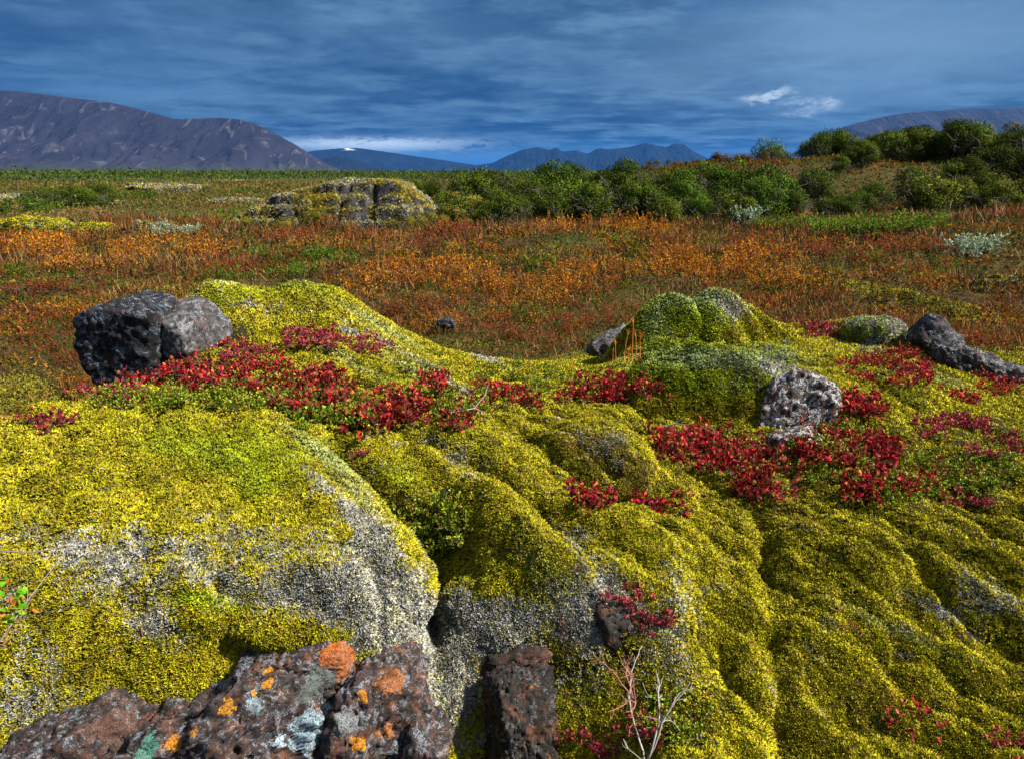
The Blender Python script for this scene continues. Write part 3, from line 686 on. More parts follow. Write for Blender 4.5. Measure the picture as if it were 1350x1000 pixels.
# ------------------------------------------------------------------ rocks
def blob_mesh(sub=5):
    bm = bmesh.new(); bmesh.ops.create_icosphere(bm, subdivisions=sub, radius=1.0)
    V = np.array([v.co[:] for v in bm.verts]); T = np.array([[v.index for v in f.verts] for f in bm.faces]); bm.free()
    return V, T
ICO = {}
def boulder(name, c, half, rot, mat, seed, box=.55, rough=.12, fine=.03, sub=6, cuts=(), label=None, cat='boulder', strata=0.0, group=None, parent=None, facets=16):
    if sub not in ICO: ICO[sub] = blob_mesh(sub)
    D, T = ICO[sub]; V = np.sign(D)*np.abs(D)**box
    pw = 2/box; V = D/(np.abs(D)**pw).sum(1)[:, None]**(1/pw)
    hv = np.array(half); V = V*hv; m = hv.min()*.6+hv.mean()*.4
    for nrm, off in cuts:
        nrm = np.array(nrm, float); nrm /= np.linalg.norm(nrm); d = V@nrm-off*m; V = V-np.where(d > 0, d, 0)[:, None]*nrm*.92
    rc = np.random.default_rng(seed+900)
    for _ in range(facets):
        nrm = rc.normal(size=3); nrm /= np.linalg.norm(nrm); sup = (V@nrm).max(); off = sup*rc.uniform(.72, .93); d = V@nrm-off
        V = V-np.where(d > 0, d, 0)[:, None]*nrm*.9
    x, y, z = V.T; s = seed*13.7
    n = fbm(x+s, y, z, 1.3/m, 3)*rough*1.6
    n += (np.abs(fbm(x, y+s, z, 3.2/m, 4))-.2)*rough*1.5
    rdg = np.abs(perlin(x+s, y+s, z, 2.2/m)); n -= np.exp(-(rdg/.035)**2)*rough*.5
    n += fbm(x, y, z+s, 11/m, 4)*fine*1.6
    if strata: n += strata*np.sign(np.sin(z/m*9+2*perlin(x, y, z+s, 2/m)))*np.abs(np.sin(z/m*9))**.5
    V = V+D*(n*m)[:, None]
    V = V@np.array(Matrix.Rotation(rot[2], 3, 'Z')@Matrix.Rotation(rot[1], 3, 'Y')@Matrix.Rotation(rot[0], 3, 'X')).T
    o = mesh_np(name, V, T, mat, parent, None, True); o.location = c
    if label: tag(o, label, cat, group)
    return o, V+np.array(c), T
RB = rock_mat('dark_lava_pale_specks', (.007,.008,.010), (.03,.031,.036), white=.24, orange=.03, teal=.10, brown=.12, sc=3.2, wcol=(.30,.36,.48))
RG = rock_mat('grey_lava_lichen', (.022,.022,.026), (.10,.095,.10), white=.26, orange=.12, teal=.12, brown=.2, sc=4)
RW = rock_mat('white_crusted_lava', (.02,.016,.016), (.07,.055,.05), white=.40, orange=.12, teal=.05, brown=.5, sc=5, wcol=(.62,.63,.66))
RD = rock_mat('dark_ridged_lava', (.015,.015,.018), (.07,.065,.07), white=.22, orange=.05, teal=.08, brown=.15, sc=3)
RC = rock_mat('hollow_block_lava', (.012,.011,.011), (.042,.034,.03), white=.14, orange=.12, teal=.1, brown=.5, sc=4, wcol=(.3,.34,.38))

# dark square boulder at the left with the grey stone leaning on it
o_sq, sqV, sqT = boulder('lava_boulder', tuple(at(186, 455, 3.28)), (.225, .19, .25), (0, R(3), R(-8)), RB, 1, .22, .09, .035, 6, [((-.7,-.1,-.7), 1.12), ((-.5,0,.85), 1.16)], 'big dark square boulder with pale blue specks, left side of the mound', 'boulder', facets=4)
boulder('lava_boulder', tuple(at(250, 440, 3.24)), (.155, .15, .155), (0, R(32), R(-20)), RG, 5, .38, .10, .04, 5, [((.8,-.1,.6), .72)], 'grey stone with orange flecks leaning on the right of the dark square boulder', 'boulder')
boulder('lava_stone', tuple(at(255, 486, 3.15)), (.10, .08, .05), (0, R(-10), 0), RB, 7, .5, .12, .04, 4, (), 'small dark stone wedged under the grey leaning stone', 'stone')
# white crusted stone
boulder('lava_boulder', tuple(at(1036, 560, 2.68)), (.13, .14, .26), (R(-10), R(22), R(-10)), RW, 3, .45, .12, .05, 6, [((-.5,-.8,.3), .8)], 'white crusted stone poking out of the moss hump among vivid red plants', 'boulder', facets=7)
boulder('lava_boulder', tuple(at(1040, 600, 2.45)), (.11, .09, .13), (R(-12), R(12), R(10)), RW, 13, .5, .17, .06, 5, (), 'lower lump of white streaked rock below the white crusted stone', 'boulder')
# dark ridge at the right
boulder('lava_rock', tuple(at(1232, 452, 4.1)), (.18, .14, .13), (0, R(40), R(-12)), RD, 4, .5, .18, .05, 5, (), 'dark upright lava rock at the upper end of the right ridge', 'rock')
boulder('lava_rock', tuple(at(1290, 490, 3.85)), (.29, .13, .105), (0, R(24), R(-8)), RD, 9, .5, .22, .06, 6, (), 'long dark lava rock running down to the right edge', 'rock')
boulder('lava_rock', tuple(at(1345, 508, 3.75)), (.12, .10, .10), (0, R(24), R(-8)), RG, 19, .5, .2, .06, 5, (), 'pale grey crusted rock at the right edge ending the dark ridge', 'rock')
boulder('lava_rock', tuple(at(803, 452, 4.75)), (.20, .10, .07), (0, R(-24), R(10)), RG, 14, .5, .2, .06, 5, (), 'grey slab of rock leaning on the left of the bright green dome', 'rock')
boulder('lava_rock', tuple(at(588, 426, 6.9)), (.11, .1, .05), (0, 0, 0), RB, 15, .6, .2, .06, 4, (), 'small dark rock in the heath behind the middle saddle', 'rock')
# front lava under the overhanging hummock
front_px = [(440,862,34,(.60,.17,.03)),(450,885,22,(.50,.17,.06)),(300,937,13,(.85,.36,.02)),(352,893,9,(.85,.36,.02)),(340,912,6,(.85,.36,.02)),(480,915,10,(.8,.3,.03)),(515,890,22,(.45,.16,.05)),(475,985,14,(.85,.33,.02)),(410,965,32,(.36,.50,.60)),(365,975,13,(.60,.70,.90)),
  (250,960,8,(.8,.3,.02)),(190,985,16,(.14,.40,.30)),(300,880,30,(.22,.24,.28)),(520,965,14,(.55,.2,.05)),(335,935,14,(.36,.45,.52)),(455,950,22,(.30,.32,.34)),(225,975,12,(.75,.28,.02)),(150,960,30,(.16,.09,.07)),(420,905,26,(.14,.17,.16))]
def front_rock(c, half, rot, seed, box, label, sub):
    o, V, T = boulder('lava_rock', c, half, rot, M_ground, seed, box, .15, .07, sub, (), label, 'rock', facets=12)
    px, py = proj(V); dist = np.linalg.norm(V-np.array([0, 0, H]), axis=1); sp = []
    for x, y, r, col in front_px:
        k = np.hypot(px-x, py-y); m = k < 7
        if not m.any(): continue
        i = np.where(m)[0][np.argmin(dist[m])]; sp.append((tuple(V[i]-np.array(c)), r/F*dist[i]*.8, tuple(v*.8 for v in col)))
    o.data.materials[0] = rock_mat('front_lava_rust_lichen', (.013,.011,.012), (.07,.05,.048), white=.24, orange=.12, teal=.16, brown=.7, sc=7, spots=sp, wcol=(.36,.42,.50))
front_rock(tuple(at(225, 1014, 1.13)), (.50, .15, .14), (R(-8), R(-24), R(3)), 6, .42, 'large rust and grey lava rock with orange lichen under the front hummock', 7)
front_rock(tuple(at(492, 962, 1.17)), (.12, .12, .18), (R(-4), R(4), R(12)), 8, .5, 'brown upright shoulder of rock with orange crust left of the dark crevice', 6)
front_rock(tuple(at(75, 1000, 1.10)), (.22, .10, .08), (R(-5), R(-18), R(10)), 23, .6, 'low dark brown rock at the lower left corner below the moss', 6)
front_rock(tuple(at(385, 875, 1.19)), (.14, .08, .05), (R(-5), R(-12), R(6)), 24, .6, 'lumpy grey brown knob of lava tucked under the edge of the front hummock', 6)
front_rock(tuple(at(560, 990, 1.12)), (.05, .06, .09), (0, R(6), R(6)), 27, .6, 'narrow dark rock at the bottom beside the rusty grass', 5)
boulder('lava_rock', tuple(at(690, 958, 1.28)), (.082, .08, .135), (R(-8), R(6), R(24)), RC, 10, .32, .17, .09, 6, [((0,-.5,.9), 1.35)], 'dark squared block of lava standing in the bottom hollow', 'rock')
boulder('lava_rock', tuple(at(682, 858, 1.40)), (.105, .07, .03), (0, R(-10), 0), RC, 11, .6, .3, .06, 5, (), 'brown arched lava lip roofing the bottom hollow', 'rock')
boulder('lava_rock', tuple(at(820, 835, 1.40)), (.085, .06, .075), (0, R(5), 0), RC, 12, .6, .15, .06, 5, (), 'dark shaded rock face behind the bare twiggy shrub', 'rock')

# round green stone and mossy humps that stand on their own
def mossy(name, c, half, rot, seed, label, n, s0, kind='g', cat='mossy stone', box=.75, rough=.12):
    root = empty(name, c); tag(root, label, cat)
    o, V, T = boulder('rock', (0, 0, 0), half, rot, RG, seed, box, rough, .03, 5, parent=root)
    N = np.cross(V[T[:, 1]]-V[T[:, 0]], V[T[:, 2]]-V[T[:, 0]]); N /= np.linalg.norm(N, axis=1, keepdims=True)+1e-9
    vz = np.zeros(len(V)); np.add.at(vz, T.ravel(), np.repeat(N[:, 2], 3)); vz /= 6
    cov = sstep(-.45, .05, vz+.35*fbm(V[:, 0]+seed, V[:, 1], V[:, 2], 3/np.mean(half), 3))
    Vw = V+np.array(c)
    def pig(P, Nn):
        m = len(P); r = rng.random(m)
        a = fbm(P[:, 0]+seed, P[:, 1], P[:, 2], 3/np.mean(half), 3)
        if kind == 'g': return sstep(-.35, .25, a+.35*Nn[:, 0]), np.full(m, .9), np.zeros(m)
        if kind == 'p': return .3+.7*sstep(-.1, .4, a), sstep(.2, -.2, a)*.4, np.full(m, .45)
        return sstep(.1, .5, a)*.6, np.full(m, .2), sstep(-.1, .4, a)*.6
    P = Vw; V2 = moss_layer('moss', Vw, T, cov, n, s0, None, pig=pig, parent=root)
    me = V2.data; co = np.empty(len(me.vertices)*3, np.float32); me.vertices.foreach_get('co', co); co = co.reshape(-1, 3)-np.array(c, np.float32); me.vertices.foreach_set('co', co.ravel().astype(np.float32)); me.update()
    if 'kind' in V2.keys(): del V2['kind']
    return root
mossy('mossy_stone', tuple(at(1152, 447, 4.35)), (.20, .16, .15), (0, R(12), 0), 21, 'round stone under grey green moss on the right crest', 9000, .0085)
# far mossy humps and outcrops on the heath
def farm(px, py, Y, w, h, seed, label, kind='p', n=5000, d=None, s0=.006):
    p = at(px, py, Y); z = hz(p[0], p[1])
    return mossy('mossy_outcrop' if w > 1 else 'mossy_stone', (p[0], p[1], z), (w, d or w*.6, h), (0, 0, 0), seed, label, n, s0, kind, 'mossy rock', .8, .25)
farm(45, 305, 17.5, 1.45, .50, 31, 'long low rock with yellow moss at the far left of the heath', 'y', 14000)
farm(128, 305, 17.0, .62, .50, 32, 'rounded pale mossy rock with dark face, right end of the far left group', 'y', 6000)
farm(188, 298, 18.5, .45, .34, 33, 'small pale mossy rock just right of the far left group', 'p', 2500)
farm(228, 298, 19.0, .6, .22, 34, 'flat pale mossy rock between the far left group and the big outcrop', 'p', 2500)
farm(30, 258, 44, 3.6, .34, 41, 'long pale mossy lava swell far out on the left plain', 'p', 5000)
farm(120, 266, 36, 2.2, .26, 42, 'low pale mossy rock on the left plain behind the far left group', 'p', 3000)
farm(215, 250, 60, 4.5, .45, 43, 'distant pale mossy lava swell left of the big outcrop', 'p', 4000)
farm(310, 264, 38, 1.8, .2, 44, 'low pale rock on the plain close to the left end of the outcrop', 'p', 2500)
farm(1240, 275, 23.0, .9, .30, 35, 'grey mossy rock on the rise at the right', 'p', 4000)
farm(1318, 268, 24.0, .8, .30, 36, 'grey mossy rock at the right edge of the rise', 'p', 4000)
farm(1216, 285, 21.5, .7, .16, 37, 'low pale mossy rock in front of the rise at the right', 'p', 3000)
farm(1010, 303, 19.5, .8, .16, 38, 'low yellow mossy rock beside the silvery willow', 'y', 2500)
farm(1320, 368, 9.6, .45, .2, 39, 'dark peaty hump with moss at the right edge of the heath', 'y', 3500)

# big outcrop in the middle distance: rock blocks and moss
def outcrop():
    c = at(455, 296, 21.0); z = hz(c[0], c[1]); c = np.array([c[0], c[1], z])
    root = empty('lava_outcrop', tuple(c)); tag(root, 'broad lava outcrop with yellow moss and dark cracks, left of the birch thicket', 'outcrop')
    u = np.linspace(-3.4, 3.4, 260); v = np.linspace(-2.0, 2.4, 150); U, Vv = np.meshgrid(u, v, indexing='ij')
    prof = sstep(-3.4, -1.5, U)*sstep(3.4, 1.5, U)
    prof *= .62+.38*sstep(-1.9, .3, U)
    front = sstep(-2.0+.4*fbm(U, Vv*0, None, .6, 2), -.3, Vv+.25*fbm(U, Vv, None, .8, 2))
    Z = (1.38+.15*fbm(U+9, Vv, None, .6, 3))*prof*front*sstep(2.4, 1.2, Vv)
    st = .34; zz = Z+.28*fbm(U+5, Vv, None, 1.1, 4)*np.minimum(1, Z*2)+.25*np.abs(perlin(U, Vv, None, 2.3))*np.minimum(1, Z*2); q = np.floor(zz/st)*st; f = (zz-q)/st
    Z = .45*zz+.55*(q+st*sstep(.2, .8, f))
    Z += .22*(np.abs(fbm(U*.8, Vv, None, 1.8, 4))-.2)*np.minimum(1, Z*2)+.03*fbm(U, Vv, None, 6, 3)
    ck = np.abs(perlin(U*.9+3, Vv*.5, None, 1.2)); Z -= .35*np.exp(-(ck/.05)**2)*np.minimum(1, Z)
    Z = np.minimum(Z, 1.32*prof+.10+.1*fbm(U, Vv, None, 1.0, 2)); Z -= .12
    V = np.stack([U*1.12-.2, Vv, Z], -1).reshape(-1, 3); n1, n2 = U.shape; I = np.arange(n1*n2).reshape(n1, n2)
    T = np.concatenate([np.stack([I[:-1,:-1].ravel(), I[1:,:-1].ravel(), I[1:,1:].ravel()], 1), np.stack([I[:-1,:-1].ravel(), I[1:,1:].ravel(), I[:-1,1:].ravel()], 1)])
    RO = rock_mat('outcrop_lava', (.012,.012,.015), (.045,.045,.05), white=.12, orange=.02, teal=.1, brown=.1, sc=.8)
    mesh_np('rock', V, T, RO, root, None, False)
    nz = np.cross(V[T[:,1]]-V[T[:,0]], V[T[:,2]]-V[T[:,0]]); nz = nz[:,2]/(np.linalg.norm(nz, axis=1)+1e-9)
    vz = np.zeros(len(V)); ct = np.zeros(len(V)); np.add.at(vz, T.ravel(), np.repeat(nz, 3)); np.add.at(ct, T.ravel(), 1); vz /= np.maximum(ct, 1)
    cov = sstep(.30, .65, vz+.35*fbm(V[:,0], V[:,1], None, 1.3, 3))
    Vw = V+c
    def pig(P, N):
        a = fbm(P[:,0], P[:,1], P[:,2], 1.0, 3); return sstep(-.1, .35, a)*.7, np.full(len(P), .0), np.full(len(P), .9)
    o = moss_layer('moss', Vw, T, cov, 36000, .0065, None, pig=pig, parent=root)
    me = o.data; co = np.empty(len(me.vertices)*3, np.float32); me.vertices.foreach_get('co', co); co = co.reshape(-1, 3)-c.astype(np.float32); me.vertices.foreach_set('co', co.ravel().astype(np.float32)); me.update()
outcrop()
# ------------------------------------------------------------------ heath ground cover (uncountable): stalks, leaves
def heath_cover(name, n, leaf, cols, r0, r1, size, hgt, tilt, label, cat, mask, mat=M_leaf, stretch=1.0, floor=1.0):
    cols = [tuple(v*.85 for v in c_) for c_ in cols]
    t = np.exp(rng.uniform(math.log(r0), math.log(r1), n*3)); th = rng.uniform(-R(48), R(48), n*3)
    x, y = t*np.sin(th), t*np.cos(th)
    px_, py_ = proj(np.stack([x, y, np.zeros_like(x)], -1))
    md = np.maximum(moundness(x, y), 0); mpz = moss_patch(x, y)
    w = mask(x, y)*(1-mpz*.93)*(1-sstep(.2, .7, md)); keep = rng.random(len(x)) < w
    x, y, t = x[keep][:n], y[keep][:n], t[keep][:n]; n = len(x)
    z = height(x, y)
    clump = .5+.5*np.clip(fbm(x+30, y, None, 1.1, 3)*2.2, -1, 1)
    hh = hgt*(.25+clump)*rng.random(n)**.7*sstep(3.5, 9, t)
    P = np.stack([x, y, z+hh*floor], 1)
    N = np.tile(np.array([0, 0, 1.]), (n, 1))
    s = size*np.maximum(.8, t/8)*rng.uniform(.6, 1.4, n)
    cs = np.array(cols); ci = (np.clip((fbm(x, y, None, .40, 3)*1.7+.5)*len(cs)+rng.normal(size=n)*.5, 0, len(cs)-1)).astype(int)
    cc = cs[ci]*rng.uniform(.55, 1.35, (n, 1))
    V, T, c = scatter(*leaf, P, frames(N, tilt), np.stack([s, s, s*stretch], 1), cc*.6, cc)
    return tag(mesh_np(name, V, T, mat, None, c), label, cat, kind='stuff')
one = lambda x, y: np.ones_like(x)
def zone(seed, s, lo, hi): return lambda x, y: sstep(lo, hi, fbm(x+seed, y-seed, None, s, 4))
under_trees = lambda x, y: np.ones_like(x)
heath_cover('dry_grass', 85000, BLADE, [(0.240,0.080,0.024),(0.304,0.128,0.032),(0.176,0.056,0.024),(0.240,0.160,0.048),(0.128,0.048,0.032),(0.336,0.176,0.048)], 3.0, 26, .095, .06, .7, 'rusty dry grass and sedge between the dwarf shrubs on the heath', 'grass', lambda x, y: .10+.9*zone(3,.4,.0,.2)(x,y), M_straw, 1.2)
heath_cover('heath_undergrowth', 150000, QUAD, [(0.040,0.088,0.008),(0.080,0.136,0.012),(0.120,0.088,0.020),(0.024,0.040,0.008),(0.160,0.160,0.020),(0.080,0.048,0.016),(0.056,0.112,0.010)], 3.0, 27, .028, .16, 1.2, 'olive green low undergrowth covering the heath floor', 'undergrowth', one)
heath_cover('dwarf_birch_cover', 60000, QUAD, [(0.216,0.043,0.014),(0.346,0.094,0.009),(0.446,0.173,0.009),(0.396,0.216,0.014),(0.245,0.072,0.014)], 3.6, 25, .027, .28, 1.2, 'rust and orange dwarf birch leaves spread across the heath', 'dwarf birch', lambda x, y: .06+.94*zone(11,.38,.05,.25)(x,y))
# dry purplish heather on the flat left of the mound
# ------------------------------------------------------------------ individual shrubs of the heath
ORG = [(0.590,0.197,0.007),(0.640,0.271,0.008),(0.451,0.107,0.008),(0.615,0.344,0.016),(0.295,0.066,0.016)]
RST = [(.30,.07,.02),(.42,.13,.025),(.20,.05,.02),(.36,.06,.015),(.14,.10,.02)]
OLG = [(.10,.20,.015),(.16,.27,.02),(.22,.28,.02),(.07,.13,.015)]
SIL = [(.34,.44,.30),(.46,.54,.40),(.22,.32,.18)]
def protos(kind, n, seed, *a, **k): return [make_plant(kind, seed+i, *a, **k) for i in range(n)]
p_org = protos('dwarf_birch', 5, 200, .34, .60, 14, 16, .032, ORG, M_leaf, (.12,.07,.06), .8, 3, .35, .0025, leaf=QUAD)
p_rst = protos('dwarf_birch', 4, 220, .30, .60, 14, 14, .029, RST, M_leaf, (.14,.08,.07), .8, 3, .3, .0025, leaf=QUAD)
p_grn = protos('willow_shrub', 4, 240, .30, .65, 15, 14, .037, OLG, M_leaf, (.10,.08,.05), .8, 3, .2, .0025, leaf=QUAD)
p_sil = protos('silvery_willow', 3, 260, .42, .5, 12, 16, .050, SIL, M_leaf, (.16,.14,.12), .85, 3, .2, .003, leaf=QUAD)
ALL = p_org+p_rst+p_grn+p_sil
def shrubs(protos_, regs, label, cat, group, s=(.75,1.25), color=(1,1,1)):
    for (cx, cy, rx, ry, n) in regs:
        for i in range(n):
            q = math.sqrt(random.random())*random.uniform(.7, 1.5); a = random.uniform(0, 6.283)
            p = hit(cx+rx*q*math.cos(a), max(cy+ry*q*math.sin(a), 245), height, 60)
            if p[1] < 4.7: continue
            if protos_ is p_org: color = (.86, .92, 1.4)
            sc = random.uniform(*s)*min(1.5, max(.75, p[1]/11)); v = random.uniform(.75, 1.2)
            o = copy_thing(random.choice(protos_), tuple(p), (0, 0, random.uniform(0, 6.28)), (sc, sc, sc*random.uniform(.8, 1.1)))
            for ch in o.children:
                if ch.name.startswith('leaves'): ch.color = (color[0]*v, color[1]*v, color[2]*v, 1)
            tag(o, label, cat, group)
shrubs(p_org, [(60,335,60,12,13),(110,352,40,9,5)], 'bright orange dwarf birch below the mossy rocks at the far left', 'dwarf birch', 'orange dwarf birches at the far left')
shrubs(p_org, [(190,338,45,12,8),(255,338,35,10,5)], 'orange dwarf birch in the patch right of the far left rocks', 'dwarf birch', 'orange dwarf birches in the second patch from the left')
shrubs(p_org, [(70,410,60,10,5),(20,440,20,10,2)], 'small orange dwarf birch left of the dark square boulder', 'dwarf birch', 'orange dwarf birches left of the square boulder', (.5,.8))
shrubs(p_org, [(560,362,70,15,8),(490,385,40,12,4)], 'orange yellow dwarf birch behind the rear moss dome', 'dwarf birch', 'orange dwarf birches behind the rear moss dome')
shrubs(p_org, [(610,385,70,18,9),(700,395,60,16,7)], 'orange dwarf birch in the middle of the heath behind the saddle', 'dwarf birch', 'orange dwarf birches behind the saddle')
shrubs(p_org, [(850,348,80,20,9),(915,362,70,20,9),(775,375,50,16,5)], 'glowing orange dwarf birch behind the bright green dome', 'dwarf birch', 'orange dwarf birches behind the bright green dome')
shrubs(p_org, [(985,352,45,15,7),(1025,372,40,12,3)], 'orange dwarf birch right of the bright green dome', 'dwarf birch', 'orange dwarf birches right of the bright green dome')
shrubs(p_org, [(820,306,60,4,5),(740,308,40,3,2),(900,312,50,4,3)], 'golden dwarf birch in the row along the foot of the thicket', 'dwarf birch', 'golden dwarf birches along the thicket')
shrubs(p_rst, [(640,405,80,22,12),(760,410,70,22,13),(700,445,70,14,9),(800,430,50,14,6),(540,410,40,14,6)], 'rusty red dwarf birch just behind the middle saddle', 'dwarf birch', 'rusty dwarf birches behind the saddle', (.6,.95))
shrubs(p_rst, [(420,322,80,12,9),(560,325,80,14,8),(330,342,60,12,5)], 'rust brown dwarf birch below the big outcrop', 'dwarf birch', 'rusty dwarf birches below the outcrop')
shrubs(p_rst, [(1080,338,80,16,10),(1190,342,80,16,9),(1000,325,50,8,4)], 'brown orange dwarf birch on the right half of the heath', 'dwarf birch', 'rusty dwarf birches on the right of the heath')
shrubs(p_rst, [(1320,395,30,20,6),(1240,380,40,8,3),(1180,450,30,4,2),(1290,455,30,6,3)], 'rusty dwarf birch near the right edge above the dark ridge', 'dwarf birch', 'rusty dwarf birches at the right edge', (.6,.9))
shrubs(p_rst, [(60,460,40,12,5),(100,478,15,8,3)], 'brown heather shrub in the shade left of the square boulder', 'heather', 'brown heather left of the square boulder', (.45,.65), (.6,.5,.6))
shrubs(p_grn, [(380,350,80,14,10),(470,345,70,12,7)], 'green willow shrub in the heath behind the rear moss dome', 'willow', 'green willows behind the rear moss dome', (.6,.9))
shrubs(p_grn, [(290,292,50,4,6),(370,302,30,3,4)], 'green willow shrub at the foot of the big outcrop', 'willow', 'green willows at the outcrop', (.8,1.1))
shrubs(p_grn, [(1060,305,50,5,8),(1140,308,60,5,7),(1230,300,50,5,5)], 'green willow shrub in the strip before the rise at the right', 'willow', 'green willows before the rise', (.8,1.2))
shrubs(p_grn, [(120,262,50,4,5),(170,262,16,4,3),(40,280,30,3,3)], 'dark willow shrub on the left plain beyond the mossy rocks', 'willow', 'willows on the left plain', (1.3,2.0), (.7,.7,.6))
shrubs(p_grn, [(325,258,10,1,1)], 'small dark green bush alone on the left plain', 'willow', None, (1.8,1.9), (.5,.7,.5))
shrubs(p_sil, [(970,300,10,2,2)], 'silvery leaved willow in front of the birch thicket', 'willow', 'silvery willows before the thicket', (.9,1.1))
shrubs(p_org, [(640,425,90,18,8),(560,400,50,12,5),(1010,410,30,10,3)], 'small orange dwarf birch close behind the crest of the mound', 'dwarf birch', 'orange dwarf birches close behind the crest', (.5,.75))
shrubs(p_sil, [(1290,335,25,5,3)], 'silvery leaved willow near the right edge of the heath', 'willow', 'silvery willows near the right edge', (.7,.9))
shrubs(p_sil, [(228,312,18,2,3)], 'pale silvery willow in the heath right of the far left rocks', 'willow', 'silvery willows at the left', (.5,.7))
shrubs(p_rst, [(150,375,150,25,12),(60,400,60,20,5)], 'rusty dwarf birch on the heath above the dark square boulder', 'dwarf birch', 'rusty dwarf birches above the square boulder', (.6,.9), (.9,.9,.8))
shrubs(p_grn, [(160,365,150,25,10),(330,360,50,10,4)], 'low green willow on the heath above the dark square boulder', 'willow', 'green willows above the square boulder', (.5,.8), (.9,.9,.8))
shrubs(p_grn, [(640,345,90,18,9),(700,420,60,14,4),(850,330,80,8,6)], 'low olive willow among the orange shrubs in the middle of the heath', 'willow', 'olive willows in the middle of the heath', (.5,.8), (1,.85,.8))
shrubs(p_grn, [(1150,355,120,14,8),(980,385,60,8,3)], 'low olive willow on the right part of the heath', 'willow', 'olive willows on the right of the heath', (.5,.8), (1.1,.9,.8))
for o in ALL: hide_proto(o)

# ------------------------------------------------------------------ birch bushes beyond the heath
def make_bush(name, seed, h, w, nleaf, lsz, cols):
    r = np.random.default_rng(seed); root = empty(name, (0, 0, 0)); st = []; cl = []
    for s in range(9):
        a = r.uniform(0, 6.283); P = grow(r, [math.cos(a)*.08, math.sin(a)*.08, -.1], [math.cos(a)*.55*w/h, math.sin(a)*.55*w/h, 1], h*r.uniform(.65, .95), 6, .16)
        st.append(tube(P, .025, .008, 5))
        for i in range(2, 7):
            cl.append((P[i], .16+.10*r.random()))
            for b in range(2):
                B = grow(r, P[i], r.normal(size=3)+np.array([0,0,.35]), h*r.uniform(.12, .3), 3, .3); st.append(tube(B, .009, .004, 3)); cl.append((B[-1], .12+.12*r.random())); cl.append((B[2], .12))
    V, T, c = merge(st); mesh_np('branches', V, T, M_wood, root).color = (.12, .10, .08, 1)
    nc = 26; th = r.uniform(0, 6.283, nc); q = np.sqrt(r.random(nc)); hh = r.random(nc)
    cen = np.stack([np.cos(th)*q*w*.42*np.sqrt(1-hh**2*.75), np.sin(th)*q*w*.42*np.sqrt(1-hh**2*.75), h*(.12+.72*hh)], 1); rad = h*r.uniform(.13, .24, nc)
    wgt = rad**2; ci = r.choice(nc, nleaf, p=wgt/wgt.sum())
    d = r.normal(size=(nleaf, 3)); d /= np.linalg.norm(d, axis=1, keepdims=True); ro = (.55+.5*r.random(nleaf))*np.where(r.random(nleaf) < .12, 1.35, 1)
    P = cen[ci]+d*(rad[ci]*ro)[:, None]*np.array([1, 1, .85]); P[:, 2] = np.abs(P[:, 2])+.02
    global rng
    keep = rng; rng = r
    ct = r.uniform(.75, 1.25, (nc, 1)); cc = np.array(cols)[r.choice(len(cols), nleaf)]*ct[ci]*r.uniform(.6, 1.35, (nleaf, 1))
    sn = d*.7+(P-np.array([0, 0, h*.3]))/h*.8; sn /= np.linalg.norm(sn, axis=1, keepdims=True)
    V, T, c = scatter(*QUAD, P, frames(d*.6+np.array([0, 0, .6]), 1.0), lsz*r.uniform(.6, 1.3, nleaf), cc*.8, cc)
    rng = keep
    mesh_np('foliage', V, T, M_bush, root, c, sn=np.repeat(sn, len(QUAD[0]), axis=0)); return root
DG = [(.05,.11,.01),(.09,.16,.012),(.03,.065,.01),(.14,.18,.015)]
LG = [(.085,.14,.012),(.13,.18,.015),(.06,.10,.012),(.17,.17,.02)]
YG = [(.24,.22,.03),(.18,.20,.02),(.30,.20,.03),(.12,.15,.02)]
b_dk = [make_bush('birch_bush', 300+i, 1.7, 1.9, 6500, .062, DG) for i in range(5)]
b_lt = [make_bush('birch_bush', 320+i, 1.6, 2.0, 6500, .062, LG) for i in range(4)]
b_yl = [make_bush('birch_bush', 340+i, 1.4, 2.2, 5500, .062, YG) for i in range(3)]
def bushes(pr, L, label, group, color=(1,1,1)):
    """L: px, distance, scale"""
    for px, Y, s in L:
        Y += random.uniform(-.5, .5); x = (px-675)/F*Y*1.045; z = hz(x, Y); s *= random.uniform(.62, 1.12)
        v = random.uniform(.5, 1.35)
        o = copy_thing(random.choice(pr), (x, Y, z-.05), (0, 0, random.uniform(0, 6.28)), (s*1.1, s*1.1, s))
        for ch in o.children:
            if ch.name.startswith('foliage'): ch.color = (color[0]*v*.80, color[1]*v*.74, color[2]*v*.8, 1)
        tag(o, label, 'bush', group)
sp = lambda a, b, n, Y, s, j=1.5: [(a+(b-a)*i/max(1, n-1)+random.uniform(-12, 12), Y+random.uniform(-j, j), s*random.uniform(.85, 1.15)) for i in range(n)]
bushes(b_dk, sp(600, 720, 9, 25, .95)+sp(595, 700, 7, 22, .72), 'dark green birch bush at the left end of the thicket beside the outcrop', 'birches at the left end of the thicket', (1,.95,.9))
bushes(b_dk, sp(720, 860, 13, 24, .86)+sp(725, 860, 12, 22, .66), 'dark green birch bush in the middle of the thicket behind the heath', 'birches in the middle of the thicket')
bushes(b_dk, sp(860, 1000, 12, 23.5, .88)+sp(850, 990, 10, 21.6, .66), 'tall green birch bush at the right end of the thicket', 'birches at the right end of the thicket', (.95,1.1,1))
bushes(b_lt, sp(870, 950, 3, 21.2, .6), 'fresh green low birch bush in front of the tall end of the thicket', 'fresh green birches before the thicket')
bushes(b_dk, sp(1000, 1100, 6, 23, .62)+sp(1000, 1150, 5, 24.8, .6), 'dark birch bush in the shaded hollow of the rise', 'birches in the hollow', (.8,.85,.8))
